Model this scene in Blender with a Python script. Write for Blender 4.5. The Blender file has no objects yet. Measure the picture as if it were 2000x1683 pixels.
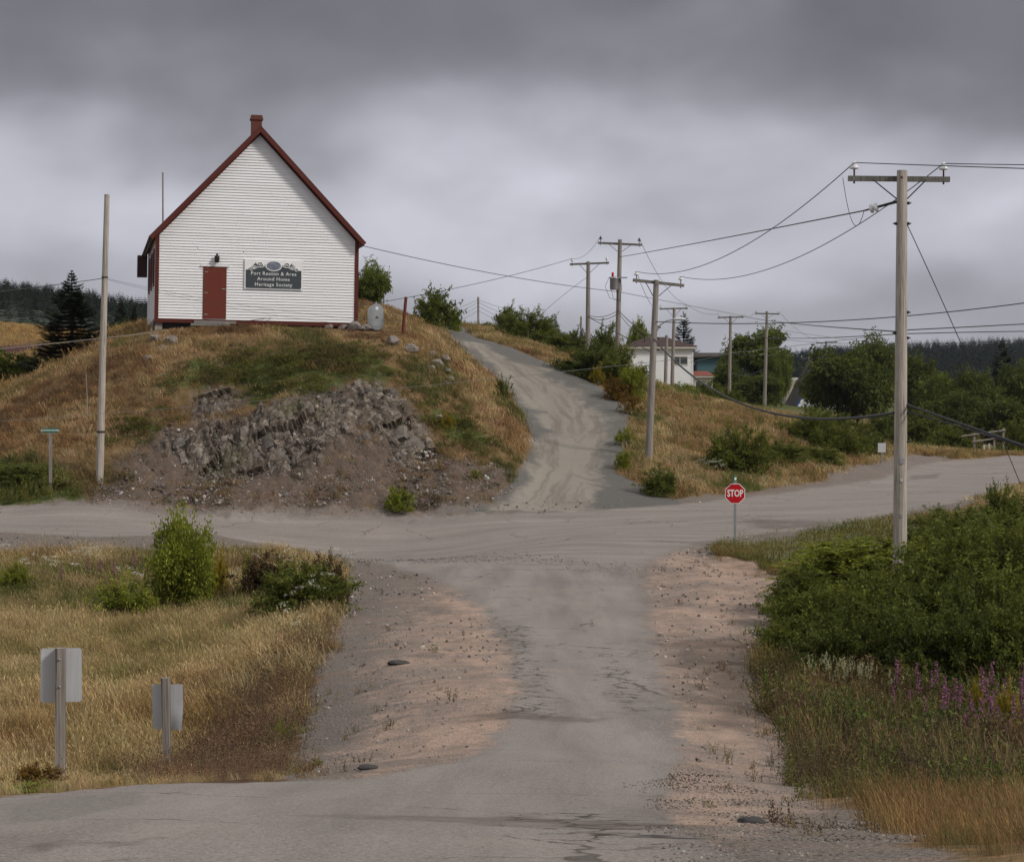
import bpy, math, random
import numpy as np
from mathutils import Vector, Matrix

# ------------------------------------------------------------------ camera, sky, sun, exposure
F, HOR = 3900.0, 780.0            # focal length and horizon row for a 2000 x 1683 picture; the eye is the origin
SC = bpy.context.scene
COL = SC.collection
cam_d = bpy.data.cameras.new('camera')
cam_d.sensor_fit = 'HORIZONTAL'; cam_d.sensor_width = 36.0
cam_d.lens = 36.0 * F / 2000.0
cam_d.shift_y = -(841.5 - HOR) / 2000.0
cam_d.clip_start = 0.1; cam_d.clip_end = 9000
cam = bpy.data.objects.new('camera', cam_d); COL.objects.link(cam)
cam.rotation_euler = (math.radians(90), 0, 0)
SC.camera = cam

SUN = Vector((0.80, -0.42, 0.70)).normalized()       # direction towards the sun
world = bpy.data.worlds.new('World'); SC.world = world; world.use_nodes = True
def build_sky():
    nt = world.node_tree; N, L = nt.nodes, nt.links
    N.clear()
    out = N.new('ShaderNodeOutputWorld'); bg = N.new('ShaderNodeBackground')
    L.new(bg.outputs[0], out.inputs[0])
    sky = N.new('ShaderNodeTexSky'); sky.sky_type = 'NISHITA'; sky.sun_disc = False
    sky.sun_elevation = math.asin(SUN.z); sky.sun_rotation = math.atan2(SUN.x, SUN.y)
    tc = N.new('ShaderNodeTexCoord'); sep = N.new('ShaderNodeSeparateXYZ')
    L.new(tc.outputs['Generated'], sep.inputs[0])
    # layered stratus: stretched noise, so that it lies in long banks
    def noise(scale, zs, off, detail=4, rough=.5, dist=0.0):
        mp = N.new('ShaderNodeMapping'); mp.inputs['Scale'].default_value = (scale, scale, scale * zs)
        mp.inputs['Location'].default_value = off
        L.new(tc.outputs['Generated'], mp.inputs[0])
        n = N.new('ShaderNodeTexNoise'); n.inputs['Scale'].default_value = 1
        n.inputs['Detail'].default_value = detail; n.inputs['Roughness'].default_value = rough
        n.inputs['Distortion'].default_value = dist
        L.new(mp.outputs[0], n.inputs['Vector']); return n.outputs['Fac']
    def math_(op, a, b, c=None, clamp=False):
        m = N.new('ShaderNodeMath'); m.operation = op; m.use_clamp = clamp
        for i, v in enumerate((a, b, c)):
            if v is None: continue
            if hasattr(v, 'links'): L.new(v, m.inputs[i])
            else: m.inputs[i].default_value = v
        return m.outputs[0]
    big = noise(4.2, 2.2, (7.9, 4.4, .9), 2.5, .42, .2)
    mid = noise(9.0, 2.0, (2.2, 3.3, .3), 3.0, .45, .1)
    warp = math_('MULTIPLY_ADD', math_('SUBTRACT', big, .5), .17, sep.outputs['Z'])
    warp = math_('MULTIPLY_ADD', math_('SUBTRACT', mid, .5), .075, warp)
    ramp = N.new('ShaderNodeValToRGB'); L.new(warp, ramp.inputs[0])
    cr = ramp.color_ramp; cr.interpolation = 'B_SPLINE'
    stops = SKY_STOPS
    while len(cr.elements) < len(stops): cr.elements.new(.5)
    for e, (p, v, t) in zip(cr.elements, stops):
        e.position = p; e.color = (v * t[0], v * t[1], v * t[2], 1)
    soft = math_('MULTIPLY_ADD', math_('SUBTRACT', noise(7.0, 1.6, (4.2, .3, 1.1), 4.0, .5, .3), .5), 1.15, 1.0)
    mul = N.new('ShaderNodeVectorMath'); mul.operation = 'SCALE'
    L.new(ramp.outputs[0], mul.inputs[0]); L.new(soft, mul.inputs['Scale'])
    sk = N.new('ShaderNodeVectorMath'); sk.operation = 'SCALE'
    L.new(sky.outputs[0], sk.inputs[0]); sk.inputs['Scale'].default_value = 0.004   # the clear sky that filters through the cloud
    add = N.new('ShaderNodeVectorMath'); add.operation = 'ADD'
    L.new(mul.outputs[0], add.inputs[0]); L.new(sk.outputs[0], add.inputs[1])
    L.new(add.outputs[0], bg.inputs['Color']); bg.inputs['Strength'].default_value = 1.0
NB = (.965, .96, 1.085)
SKY_STOPS = [(0.0, .235, NB), (.028, .225, NB), (.055, .195, NB), (.086, .365, NB), (.114, .325, NB), (.145, .15, (.985, .96, 1.06)), (.180, .098, (.99, .955, 1.06)),
             (.235, .090, (.99, .96, 1.06)), (.34, .20, (1, 1, 1.02)), (.62, .42, (1, 1, 1.0)), (1.0, .56, (1, 1, 1.0))]
build_sky()
sun_d = bpy.data.lights.new('sun', 'SUN'); sun_d.energy = 1.5; sun_d.angle = math.radians(10)
sun_d.color = (1.0, .95, .88)
sun = bpy.data.objects.new('sun', sun_d); COL.objects.link(sun)
sun.rotation_euler = (-SUN).to_track_quat('-Z', 'Y').to_euler()
SC.view_settings.view_transform = 'Standard'; SC.view_settings.look = 'None'
SC.view_settings.exposure = 0.68; SC.view_settings.gamma = 1.0
SC.render.engine = 'CYCLES'
SC.cycles.use_denoising = True
SC.cycles.max_bounces = 5; SC.cycles.diffuse_bounces = 3; SC.cycles.transparent_max_bounces = 4
SC.cycles.caustics_reflective = False; SC.cycles.caustics_refractive = False

# ------------------------------------------------------------------ helpers
rng = np.random.default_rng(7)
random.seed(7)
def tag(o, label=None, cat=None, group=None, kind=None):
    if label: o['label'] = label
    if cat: o['category'] = cat
    if group: o['group'] = group
    if kind: o['kind'] = kind
    return o
def empty(name, loc=(0, 0, 0), rot=(0, 0, 0), parent=None):
    o = bpy.data.objects.new(name, None); COL.objects.link(o)
    o.location = loc; o.rotation_euler = rot; o.empty_display_size = .1
    if parent: o.parent = parent
    return o
def mesh_obj(name, me, mat=None, parent=None, loc=None):
    o = bpy.data.objects.new(name, me); COL.objects.link(o)
    if mat is not None and len(me.materials) == 0: me.materials.append(mat)
    if parent: o.parent = parent
    if loc is not None: o.location = loc
    return o
def np_mesh(name, V, Fc, smooth=False):
    """V (n,3) array, Fc (m,k) array of equal-sized faces"""
    me = bpy.data.meshes.new(name)
    V = np.asarray(V, dtype=np.float32); Fc = np.asarray(Fc, dtype=np.int32)
    n, k = Fc.shape
    me.vertices.add(len(V)); me.vertices.foreach_set('co', V.ravel())
    me.loops.add(n * k); me.loops.foreach_set('vertex_index', Fc.ravel())
    me.polygons.add(n); me.polygons.foreach_set('loop_start', np.arange(0, n * k, k, dtype=np.int32))
    me.polygons.foreach_set('use_smooth', np.full(n, smooth, dtype=bool))
    me.update(calc_edges=True)
    return me
class MB:
    """collects boxes, tubes, prisms into one mesh"""
    def __init__(s): s.v = []; s.f = []; s.sm = []
    def add(s, vs, fs, smooth=False):
        b = len(s.v); s.v += [tuple(v) for v in vs]
        for f in fs: s.f.append(tuple(i + b for i in f)); s.sm.append(smooth)
        return s
    def box(s, x0, x1, y0, y1, z0, z1, M=None):
        vs = [Vector((x, y, z)) for z in (z0, z1) for y in (y0, y1) for x in (x0, x1)]
        if M is not None: vs = [M @ v for v in vs]
        return s.add(vs, [(0, 2, 3, 1), (4, 5, 7, 6), (0, 1, 5, 4), (2, 6, 7, 3), (0, 4, 6, 2), (1, 3, 7, 5)])
    def tube(s, pts, r, seg=8, caps=True, smooth=True):
        pts = [Vector(p) for p in pts]
        if not hasattr(r, '__len__'): r = [r] * len(pts)
        rings = []
        for i, p in enumerate(pts):
            d = (pts[min(i + 1, len(pts) - 1)] - pts[max(i - 1, 0)]).normalized()
            ref = Vector((0, 0, 1)) if abs(d.z) < .9 else Vector((1, 0, 0))
            u = d.cross(ref).normalized(); w = d.cross(u)
            rings.append([p + (u * math.cos(2 * math.pi * k / seg) + w * math.sin(2 * math.pi * k / seg)) * r[i] for k in range(seg)])
        vs = [v for g in rings for v in g]; fs = []
        for i in range(len(pts) - 1):
            for k in range(seg):
                a, b = i * seg + k, i * seg + (k + 1) % seg
                fs.append((a, b, b + seg, a + seg))
        s.add(vs, fs, smooth)
        if caps:
            s.add(rings[0], [tuple(range(seg))]); s.add(rings[-1], [tuple(range(seg))[::-1]])
        return s
    def lathe(s, prof, seg=12, M=None, smooth=True):
        vs = []; fs = []
        for r, z in prof:
            for k in range(seg):
                a = 2 * math.pi * k / seg; v = Vector((r * math.cos(a), r * math.sin(a), z))
                vs.append(M @ v if M is not None else v)
        for i in range(len(prof) - 1):
            for k in range(seg):
                a, b = i * seg + k, i * seg + (k + 1) % seg
                fs.append((a, b, b + seg, a + seg))
        return s.add(vs, fs, smooth)
    def prism(s, poly, d0, d1, M=None):
        """poly in (x,z), extruded along y from d0 to d1"""
        n = len(poly)
        vs = [Vector((x, d0, z)) for x, z in poly] + [Vector((x, d1, z)) for x, z in poly]
        if M is not None: vs = [M @ v for v in vs]
        fs = [tuple(range(n))[::-1], tuple(range(n, 2 * n))] + [(i, (i + 1) % n, n + (i + 1) % n, n + i) for i in range(n)]
        return s.add(vs, fs)
    def mesh(s, name):
        me = bpy.data.meshes.new(name); me.from_pydata(s.v, [], s.f)
        me.polygons.foreach_set('use_smooth', np.array(s.sm, dtype=bool)); me.update()
        return me
    def build(s, name, mat, parent=None, loc=None):
        return mesh_obj(name, s.mesh(name), mat, parent, loc)

# value noise in numpy (for terrain shape and scatter masks)
def _hash(ix, iy, seed):
    h = (ix.astype(np.int64) * 374761393 + iy.astype(np.int64) * 668265263 + seed * 974634777) & 0xffffffff
    h = ((h ^ (h >> 13)) * 1274126177) & 0xffffffff
    return ((h ^ (h >> 16)) & 0xffff) / 65535.0
def vnoise(x, y, seed=0):
    ix, iy = np.floor(x), np.floor(y); fx, fy = x - ix, y - iy
    fx = fx * fx * (3 - 2 * fx); fy = fy * fy * (3 - 2 * fy)
    a, b = _hash(ix, iy, seed), _hash(ix + 1, iy, seed); c, d = _hash(ix, iy + 1, seed), _hash(ix + 1, iy + 1, seed)
    return (a * (1 - fx) + b * fx) * (1 - fy) + (c * (1 - fx) + d * fx) * fy
def fbm(x, y, seed=0, octv=4, gain=.5):
    t = 0; a = 1.0; n = 0
    for o in range(octv):
        t = t + a * vnoise(x * 2 ** o + 17.3 * o, y * 2 ** o + 9.1 * o, seed + o); n += a; a *= gain
    return t / n

# ------------------------------------------------------------------ the lie of the land: a smooth surface through surveyed points
CP = [  # picture column, row, distance
 (1100,1600,10),(1100,1540,13.5),(1100,1478,17.2),(1100,1400,23),(1100,1300,31),(1100,1200,41),(1100,1110,54),(1100,1060,62),(1100,1000,72),
 (0,1562,11),(270,1533,13),(700,1538,13.5),(-500,1570,11),(850,1540,13.5),(850,1480,17),(850,1400,23),(850,1300,31),(850,1200,41.5),
 (500,1533,13.3),
 (117,1550,22),(328,1537,28),(-400,1550,24),(200,1460,30.5),(300,1350,36.5),(300,1250,43),(300,1150,51),(300,1090,57),
 (0,1460,30),(0,1350,36.5),(0,1250,43),(0,1150,51),(-500,1350,36.5),(-500,1150,51),(-500,1250,43),
 (480,1500,24),(450,1400,31),(450,1300,38),(500,1200,45),(500,1120,53),
 (640,1500,19.5),(610,1400,26),(650,1300,32.5),(670,1200,41.8),(690,1130,50.5),
 (1400,1600,10.2),(1430,1500,16.5),(1430,1400,23.3),(1430,1300,31.3),(1420,1200,41.3),(1450,1120,53),(1430,1065,62),
 (1750,1610,10.5),(1700,1520,18),(1600,1420,24.5),(1900,1430,26),(2400,1430,26),(2400,1620,10.5),
 (1900,1240,36),(1600,1240,37),(1757,1142,46),(2000,1130,46),(2400,1130,46),(1600,1100,55),(1850,1060,56),(2300,1050,58),(1620,1045,63),
 (1750,1012,66),(1900,985,72),(2000,950,82),(2400,940,84),
 (0,990,72),(-500,988,72),(400,991,72),(700,996,72),(1300,988,73),(1450,968,77),(1600,945,83),(1720,912,97),(1800,897,107),(2000,894,108),(2400,894,110),
 (1900,886,130),(2400,886,135),
 (0,1036,64.5),(0,1085,58.5),(-500,1040,64),(-500,1085,58.5),(400,1082,58.5),(400,1040,64.5),(600,1092,56.5),
 (600,945,73.7),(600,880,74.9),(600,800,76.3),(600,740,78),(600,690,80),(600,663,82.2),(600,648,84.0),
 (400,945,73.7),(400,880,75),(400,800,76.6),(400,740,78.3),(400,690,80.2),(400,655,82),(400,642,83.3),
 (800,962,73.5),(800,900,74.8),(800,820,76.6),(800,760,78.4),(800,700,81),(800,665,84),(800,640,88),(720,652,86),(745,652,86.2),(640,652,83.6),
 (950,962,73.5),(985,880,77.5),(985,820,82.5),(955,770,87),(900,715,92),(850,680,96),(770,612,100),(760,602,108),
 (1030,900,80),(1038,850,85),(1020,806,90),(990,765,95),(960,729,100),(915,695,105),(880,664,111),(870,656,118),
 (1200,900,80.5),(1225,850,86),(1218,800,91.5),(1158,750,97.5),(1080,710,103.5),(1000,680,108),(950,662,112),
 (850,624,117),(930,642,122),(1000,664,118),(1060,690,112),
 (285,650,83.5),(200,690,82),(100,738,82),(0,788,82),(-300,800,82),(200,780,78),(200,850,75.6),(200,940,73.2),(100,830,77),(100,905,74.5),
 (0,850,77),(0,925,74),(-400,900,76),(-400,960,73),(300,960,73),
 (0,765,95),(-400,770,95),(150,735,95),(60,705,130),(-400,700,130),(60,645,200),(-400,640,200),(60,640,260),
 (330,622,100),(500,615,105),(230,650,105),
 (1262,905,82),(1245,880,83),(1300,960,77),(1310,900,82.5),(1310,840,90),(1310,792,100),(1400,800,99),(1400,850,92),(1400,900,86),(1400,950,79.5),
 (1500,810,101),(1545,822,103),(1500,900,87.5),(1600,870,97),(1640,900,93),(1720,868,110),(1210,772,100),(1150,733,108),
 (1300,782,140),(1300,778,195),(1450,790,190),(1600,802,200),(1750,820,180),(1900,850,170),(2400,850,170),
 (900,725,200),(900,765,400),(1150,735,200),(1150,700,140),(1200,765,400),(500,700,200),(500,760,400),(100,655,400),(-400,655,400),(1900,800,400),(1500,800,400),(2400,800,400),
]
CQ = [(-8, 2.5, -1.35), (0, 2.5, -1.35), (8, 2.5, -1.35), (-3, 6.9, -1.62), (0, 6.9, -1.60), (3, 6.9, -1.62),
      (-2000, 2500, 20), (0, 2500, 10), (2000, 2500, 10)]
def unp(px, py, D): return Vector(((px - 1000) * D / F, D, -(py - HOR) * D / F))
def _uv(x, y):
    y = np.maximum(y, 2.0)
    return np.stack([x / y * F / 300.0, np.log(y) * 8.0], -1)
_P = np.array([list(unp(*c)) for c in CP] + [list(q) for q in CQ])
_C = _uv(_P[:, 0], _P[:, 1])
def _ker(d2): return .5 * d2 * np.log(d2 + 1e-9)
def _fit():
    n = len(_C)
    d2 = ((_C[:, None] - _C[None]) ** 2).sum(-1)
    A = np.zeros((n + 3, n + 3)); A[:n, :n] = _ker(d2) + np.eye(n) * .05
    Pm = np.c_[np.ones(n), _C]; A[:n, n:] = Pm; A[n:, :n] = Pm.T
    # relative heights: solve for z / sqrt(distance) so that near ground weighs as much as far ground
    return np.linalg.solve(A, np.r_[_P[:, 2], 0, 0, 0])
_W = _fit()
def h0(x, y):
    x = np.asarray(x, float); y = np.asarray(y, float); sh = x.shape
    q = _uv(x.ravel(), y.ravel()); out = np.empty(len(q)); n = len(_C)
    for i in range(0, len(q), 40000):
        c = q[i:i + 40000]
        d2 = (c ** 2).sum(1)[:, None] + (_C ** 2).sum(1)[None] - 2 * c @ _C.T
        out[i:i + 40000] = _ker(np.maximum(d2, 0)) @ _W[:n] + _W[n] + c @ _W[n + 1:]
    return out.reshape(sh)
_DD = np.geomspace(5, 320, 2600)
def G(px, py):
    """where the line of sight through a picture point first meets the ground"""
    xs = (px - 1000) * _DD / F; zs = -(py - HOR) * _DD / F
    below = zs < h0(xs, _DD)
    i = int(np.argmax(below)) if below.any() else len(_DD) - 1
    if not below.any():
        i = int(np.argmin(zs - h0(xs, _DD)))
    D = _DD[i]
    return np.array([(px - 1000) * D / F, D])
def gz(x, y): return float(h0(np.array([x]), np.array([y]))[0])
def poly_xy(pts): return np.array([G(*p) if len(p) == 2 else np.array([(p[0] - 1000) * p[2] / F, p[2]]) for p in pts])
def sdf(X, Y, poly):
    """signed distance to a polygon on the ground, positive inside"""
    d = np.full(X.shape, 1e9); ins = np.zeros(X.shape, bool)
    n = len(poly)
    for i in range(n):
        ax, ay = poly[i]; bx, by = poly[(i + 1) % n]
        ex, ey = bx - ax, by - ay
        t = np.clip(((X - ax) * ex + (Y - ay) * ey) / (ex * ex + ey * ey + 1e-12), 0, 1)
        d = np.minimum(d, (X - ax - t * ex) ** 2 + (Y - ay - t * ey) ** 2)
        c = ((ay > Y) != (by > Y)) & (X < (bx - ax) * (Y - ay) / (by - ay + 1e-12) + ax)
        ins ^= c
    d = np.sqrt(d)
    return np.where(ins, d, -d)
# ------------------------------------------------------------------ materials
class NG:
    def __init__(s, name):
        s.m = bpy.data.materials.new(name); s.m.use_nodes = True
        s.t = s.m.node_tree; s.t.nodes.clear()
        s.out = s.t.nodes.new('ShaderNodeOutputMaterial')
        s.geo = None
    def n(s, typ, props=None, **inp):
        nd = s.t.nodes.new('ShaderNode' + typ)
        for k, v in (props or {}).items(): setattr(nd, k, v)
        for k, v in inp.items():
            sock = nd.inputs[int(k[1:])] if k[0] == 'i' and k[1:].isdigit() else nd.inputs[k.replace('_', ' ')]
            s.set(sock, v)
        return nd
    def set(s, sock, v):
        if isinstance(v, bpy.types.NodeSocket): s.t.links.new(v, sock)
        elif isinstance(v, bpy.types.Node): s.t.links.new(v.outputs[0], sock)
        else:
            if sock.type == 'RGBA' and len(v) == 3: v = (*v, 1)
            sock.default_value = v
    def math(s, op, a, b=0.0, c=0.0, clamp=False):
        return s.n('Math', {'operation': op, 'use_clamp': clamp}, i0=a, i1=b, i2=c).outputs[0]
    def ss(s, x, lo, hi):
        return s.n('MapRange', {'interpolation_type': 'SMOOTHSTEP'}, i0=x, i1=lo, i2=hi, i3=0.0, i4=1.0).outputs[0]
    def mix(s, f, a, b, blend='MIX'):
        nd = s.t.nodes.new('ShaderNodeMix'); nd.data_type = 'RGBA'; nd.blend_type = blend
        s.set(nd.inputs[0], f); s.set(nd.inputs[6], a); s.set(nd.inputs[7], b); return nd.outputs[2]
    def pos(s):
        if s.geo is None: s.geo = s.n('NewGeometry')
        return s.geo.outputs['Position']
    def obj(s): return s.n('TexCoord').outputs['Object']
    def noise(s, scale, detail=4, rough=.55, vec=None, stretch=None, dist=0.0):
        v = vec if vec is not None else s.pos()
        if stretch is not None: v = s.n('Mapping', None, Vector=v, Scale=stretch).outputs[0]
        return s.n('TexNoise', None, Vector=v, Scale=scale, Detail=detail, Roughness=rough, Distortion=dist).outputs['Fac']
    def ramp(s, f, stops):
        nd = s.n('ValToRGB', None, Fac=f); e = nd.color_ramp.elements
        while len(e) < len(stops): e.new(.5)
        for el, (p, c) in zip(e, stops): el.position = p; el.color = (*c, 1)
        return nd.outputs[0]
    def attr(s, name, typ='GEOMETRY'):
        return s.n('Attribute', {'attribute_name': name, 'attribute_type': typ})
    def bump(s, h, strength=.5, dist=.02, normal=None):
        nd = s.n('Bump', None, Height=h, Strength=strength, Distance=dist)
        if normal is not None: s.set(nd.inputs['Normal'], normal)
        return nd.outputs[0]
    def bsdf(s, col, rough=.8, spec=.3, normal=None, metal=0.0):
        b = s.n('BsdfPrincipled', None, Base_Color=col, Roughness=rough, Metallic=metal)
        b.inputs['Specular IOR Level'].default_value = spec
        if normal is not None: s.set(b.inputs['Normal'], normal)
        return b
    def done(s, sh):
        s.t.links.new(sh.outputs[0] if isinstance(sh, bpy.types.Node) else sh, s.out.inputs[0]); return s.m
MAT = {}
def simple(name, col, rough=.7, var=.12, scale=6.0, spec=.3, metal=0.0, stretch=None, bump=0.0):
    g = NG(name); n = g.noise(scale, 5, .6, g.obj(), stretch)
    c = g.mix(g.math('MULTIPLY', n, 1.0), tuple(v * (1 - 1.6 * var) for v in col), tuple(min(1, v * (1 + 1.6 * var)) for v in col))
    nm = g.bump(n, bump, .01) if bump else None
    MAT[name] = g.done(g.bsdf(c, rough, spec, nm, metal)); return MAT[name]

def ground_material():
    g = NG('ground_cover')
    A = g.n('SeparateColor', None, Color=g.attr('ma').outputs['Color']); aA = g.attr('ma').outputs['Alpha']
    B = g.n('SeparateColor', None, Color=g.attr('mb').outputs['Color']); bA = g.attr('mb').outputs['Alpha']
    C = g.n('SeparateColor', None, Color=g.attr('mc').outputs['Color']); cA = g.attr('mc').outputs['Alpha']
    asph, drive, pink, grav = A.outputs[0], A.outputs[1], A.outputs[2], aA
    rock, scree, green, brown = B.outputs[0], B.outputs[1], B.outputs[2], bA
    crack, dedge, soil, patch = C.outputs[0], C.outputs[1], C.outputs[2], cA
    n1 = g.noise(.45, 5, .6); n2 = g.noise(2.2, 5, .62); n3 = g.noise(9, 4, .65); n4 = g.noise(38, 3, .7)
    along = g.noise(1.0, 6, .6, stretch=(.5, 2.6, 1))          # streaks that run with the cross road
    def edge(m, amp=.8, w=.14):
        k = g.math('MULTIPLY_ADD', g.math('SUBTRACT', n2, .5), amp, m)
        k = g.math('MULTIPLY_ADD', g.math('SUBTRACT', n3, .5), amp * .7, k)
        k = g.math('MULTIPLY_ADD', g.math('SUBTRACT', n4, .5), amp * .5, k)
        return g.ss(k, .5 - w, .5 + w)
    # grassland soil, seen between the blades
    base = g.ramp(n2, [(.25, (.08, .055, .03)), (.5, (.15, .10, .048)), (.75, (.23, .155, .075))])
    base = g.mix(g.ss(n3, .4, .75), base, (.24, .135, .055))
    grn = g.ramp(n3, [(.3, (.035, .05, .014)), (.7, (.13, .14, .04))])
    col = g.mix(edge(green, 1.1, .25), base, grn)
    brn = g.ramp(n3, [(.3, (.045, .028, .016)), (.7, (.14, .085, .05))])
    col = g.mix(edge(brown, 1.1, .3), col, brn)
    # loose earth and stones at the foot of the cutting
    sc = g.ramp(n4, [(.25, (.045, .032, .025)), (.5, (.115, .086, .069)), (.72, (.24, .20, .172))])
    sc = g.mix(g.ss(n2, .35, .7), sc, g.ramp(n3, [(.3, (.085, .052, .032)), (.7, (.20, .14, .105))]))
    col = g.mix(edge(scree, .9, .2), col, sc)
    # slate, bedded steeply
    rr = g.n('Mapping', None, Vector=g.pos(), Rotation=(math.radians(-20), math.radians(32), 0)).outputs[0]
    rv = g.n('Mapping', None, Vector=rr, Scale=(3.6, 3.0, 1.5)).outputs[0]
    rn = g.noise(1.0, 6, .66, rv, dist=.6)
    wr = g.n('VectorMath', {'operation': 'SCALE'}, i0=g.n('TexNoise', None, Vector=rv, Scale=1.2, Detail=3.0).outputs['Color']); wr.inputs['Scale'].default_value = .9
    rw = g.n('VectorMath', {'operation': 'ADD'}, i0=rv, i1=wr.outputs[0]).outputs[0]
    rvo = g.n('TexVoronoi', None, Vector=rw, Scale=.95); rcell = g.n('SeparateColor', None, Color=rvo.outputs['Color']).outputs[0]
    rcr = g.n('TexVoronoi', {'feature': 'DISTANCE_TO_EDGE'}, Vector=rw, Scale=.95).outputs['Distance']
    rn = g.math('MULTIPLY_ADD', g.math('SUBTRACT', rcell, .5), .26, rn)
    rk = g.ramp(rn, [(.24, (.028, .021, .017)), (.40, (.102, .083, .068)), (.55, (.205, .171, .142)), (.72, (.34, .29, .24))])
    rk = g.mix(g.math('MULTIPLY', g.ss(n2, .46, .66), .85), rk, g.ramp(n4, [(.3, (.05, .034, .024)), (.7, (.15, .105, .078))]))
    rk = g.mix(g.math('MULTIPLY', g.ss(n1, .52, .66), .6), rk, (.12, .115, .06))
    rk = g.mix(g.math('MULTIPLY', g.math('SUBTRACT', 1.0, g.ss(rcr, .0, .065)), .85), rk, (.014, .011, .009))
    rmask = edge(rock, 1.5, .2)
    col = g.mix(rmask, col, rk)
    # grey gravel
    gv = g.ramp(n4, [(.28, (.06, .05, .043)), (.5, (.165, .141, .124)), (.70, (.34, .30, .27))])
    gv = g.mix(g.ss(along, .4, .7), gv, g.ramp(n4, [(.3, (.12, .09, .072)), (.7, (.29, .225, .185))]))
    gm = edge(grav, .9, .16)
    col = g.mix(gm, col, gv)
    # pink sandy dirt
    pk = g.ramp(n4, [(.25, (.22, .15, .115)), (.5, (.42, .295, .228)), (.75, (.56, .42, .335))])
    pk = g.mix(g.math('MULTIPLY', g.ss(g.noise(1.6, 8, .72, stretch=(1.0, .55, 1)), .42, .66), .75), pk, g.ramp(n4, [(.3, (.13, .10, .085)), (.7, (.27, .215, .18))]))
    pk = g.mix(g.ss(n1, .55, .8), pk, (.30, .25, .215))
    pm = g.math('MULTIPLY', edge(pink, 1.7, .36), g.math('MULTIPLY_ADD', g.ss(g.noise(.8, 7, .7, stretch=(1.0, .5, 1)), .32, .60), .72, .24))
    col = g.mix(pm, col, pk)
    # gravel drive
    dn = g.noise(55, 3, .75)
    dv = g.ramp(dn, [(.28, (.11, .098, .083)), (.5, (.275, .245, .208)), (.72, (.47, .43, .375))])
    dt = g.noise(1.5, 5, .6, g.attr('road_uv').outputs['Vector'])
    dv = g.mix(g.math('MULTIPLY', g.ss(dt, .44, .66), .75), dv, g.ramp(dn, [(.3, (.07, .06, .05)), (.7, (.24, .205, .165))]))
    de = g.ramp(dn, [(.28, (.05, .047, .043)), (.5, (.13, .122, .112)), (.72, (.25, .238, .22))])
    dv = g.mix(edge(dedge, .8, .3), dv, de)
    col = g.mix(edge(drive, .5, .15), col, dv)
    # worn asphalt
    tr = g.noise(1.3, 5, .6, g.attr('road_uv').outputs['Vector'], dist=.4)
    an = g.ramp(g.math('MULTIPLY_ADD', n4, .5, g.math('MULTIPLY', tr, .5)), [(.34, (.155, .133, .121)), (.5, (.235, .206, .188)), (.66, (.30, .264, .242))])
    an = g.mix(g.math('MULTIPLY', g.ss(n4, .58, .74), .6), an, (.42, .375, .35))
    an = g.mix(g.math('MULTIPLY', g.ss(n1, .5, .75), .3), an, (.35, .285, .245))
    an = g.mix(g.math('MULTIPLY', g.ss(g.noise(70, 2, .8), .52, .66), .7), an, (.075, .065, .06))
    an = g.mix(g.ss(patch, .35, .75), an, g.ramp(n4, [(.3, (.12, .108, .10)), (.7, (.25, .225, .205))]))
    wv = g.noise(1.6, 3, .6); wv2 = g.noise(1.6, 3, .6, stretch=(1.0, 1.0, 7.0))
    cv = g.n('VectorMath', {'operation': 'ADD'}, i0=g.pos(), i1=g.n('CombineXYZ', None, X=g.math('MULTIPLY', wv, .9), Y=g.math('MULTIPLY', n2, .9)).outputs[0]).outputs[0]
    vor = g.n('TexVoronoi', {'feature': 'DISTANCE_TO_EDGE'}, Vector=cv, Scale=2.6).outputs['Distance']
    vor2 = g.n('TexVoronoi', {'feature': 'DISTANCE_TO_EDGE'}, Vector=cv, Scale=.33).outputs['Distance']
    ck = g.math('MULTIPLY', g.math('SUBTRACT', 1.0, g.ss(vor, .015, .06)), g.ss(g.math('MULTIPLY_ADD', g.math('SUBTRACT', n2, .5), 1.2, crack), .4, .7))
    ck2 = g.math('MULTIPLY', g.math('SUBTRACT', 1.0, g.ss(vor2, .002, .009)), g.ss(n1, .46, .58))
    ck = g.math('MAXIMUM', ck, g.math('MULTIPLY', ck2, .8))
    an = g.mix(g.math('MULTIPLY', ck, .85), an, (.035, .03, .026))
    am = edge(asph, 1.15, .16)
    col = g.mix(am, col, an)
    col = g.mix(g.math('MULTIPLY', edge(soil, 1.2, .35), .62), col, (.085, .066, .054))
    hgt = g.math('MULTIPLY', g.noise(26, 3, .7), g.attr('rough').outputs['Fac'])
    nm = g.bump(hgt, .9, .06)
    return g.done(g.bsdf(col, .92, .15, nm))
MAT['ground'] = ground_material()

# ------------------------------------------------------------------ ground polygons
PG = {}
PG['cross'] = poly_xy([(-700,988),(0,991),(300,1001),(700,1006),(1000,1004),(1300,990),(1450,972),(1600,952),(1720,936),(1790,908),(1850,896,108),(2000,0,112),(2700,0,115),
    (2700,938),(2000,948),(1850,985),(1700,1012),(1560,1036),(1440,1048),(1340,1062),(1270,1095),(1100,1110),(950,1100),(700,1078),(500,1060),(300,1046),(0,1038),(-700,1036)])
PG['near'] = poly_xy([(-900,0,11.5),(0,0,11.2),(270,0,13.3),(500,0,14.2),(690,0,14.4),(800,1503),(905,1482),(965,1440),(985,1405),(1012,1340),(985,1260),(950,1205),(905,1165),(850,1128),(720,1095),(600,1070),(900,1050),(1200,1050),(1370,1058),(1300,1082),(1256,1112),(1265,1170),(1274,1250),(1294,1330),(1322,1400),(1335,1470),(1290,1545),(1290,1590),(1380,1640),(1480,0,6.5),(1700,0,3.0),(1800,0,1.5),(-3000,0,1.5),(-3000,0,6)])
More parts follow.
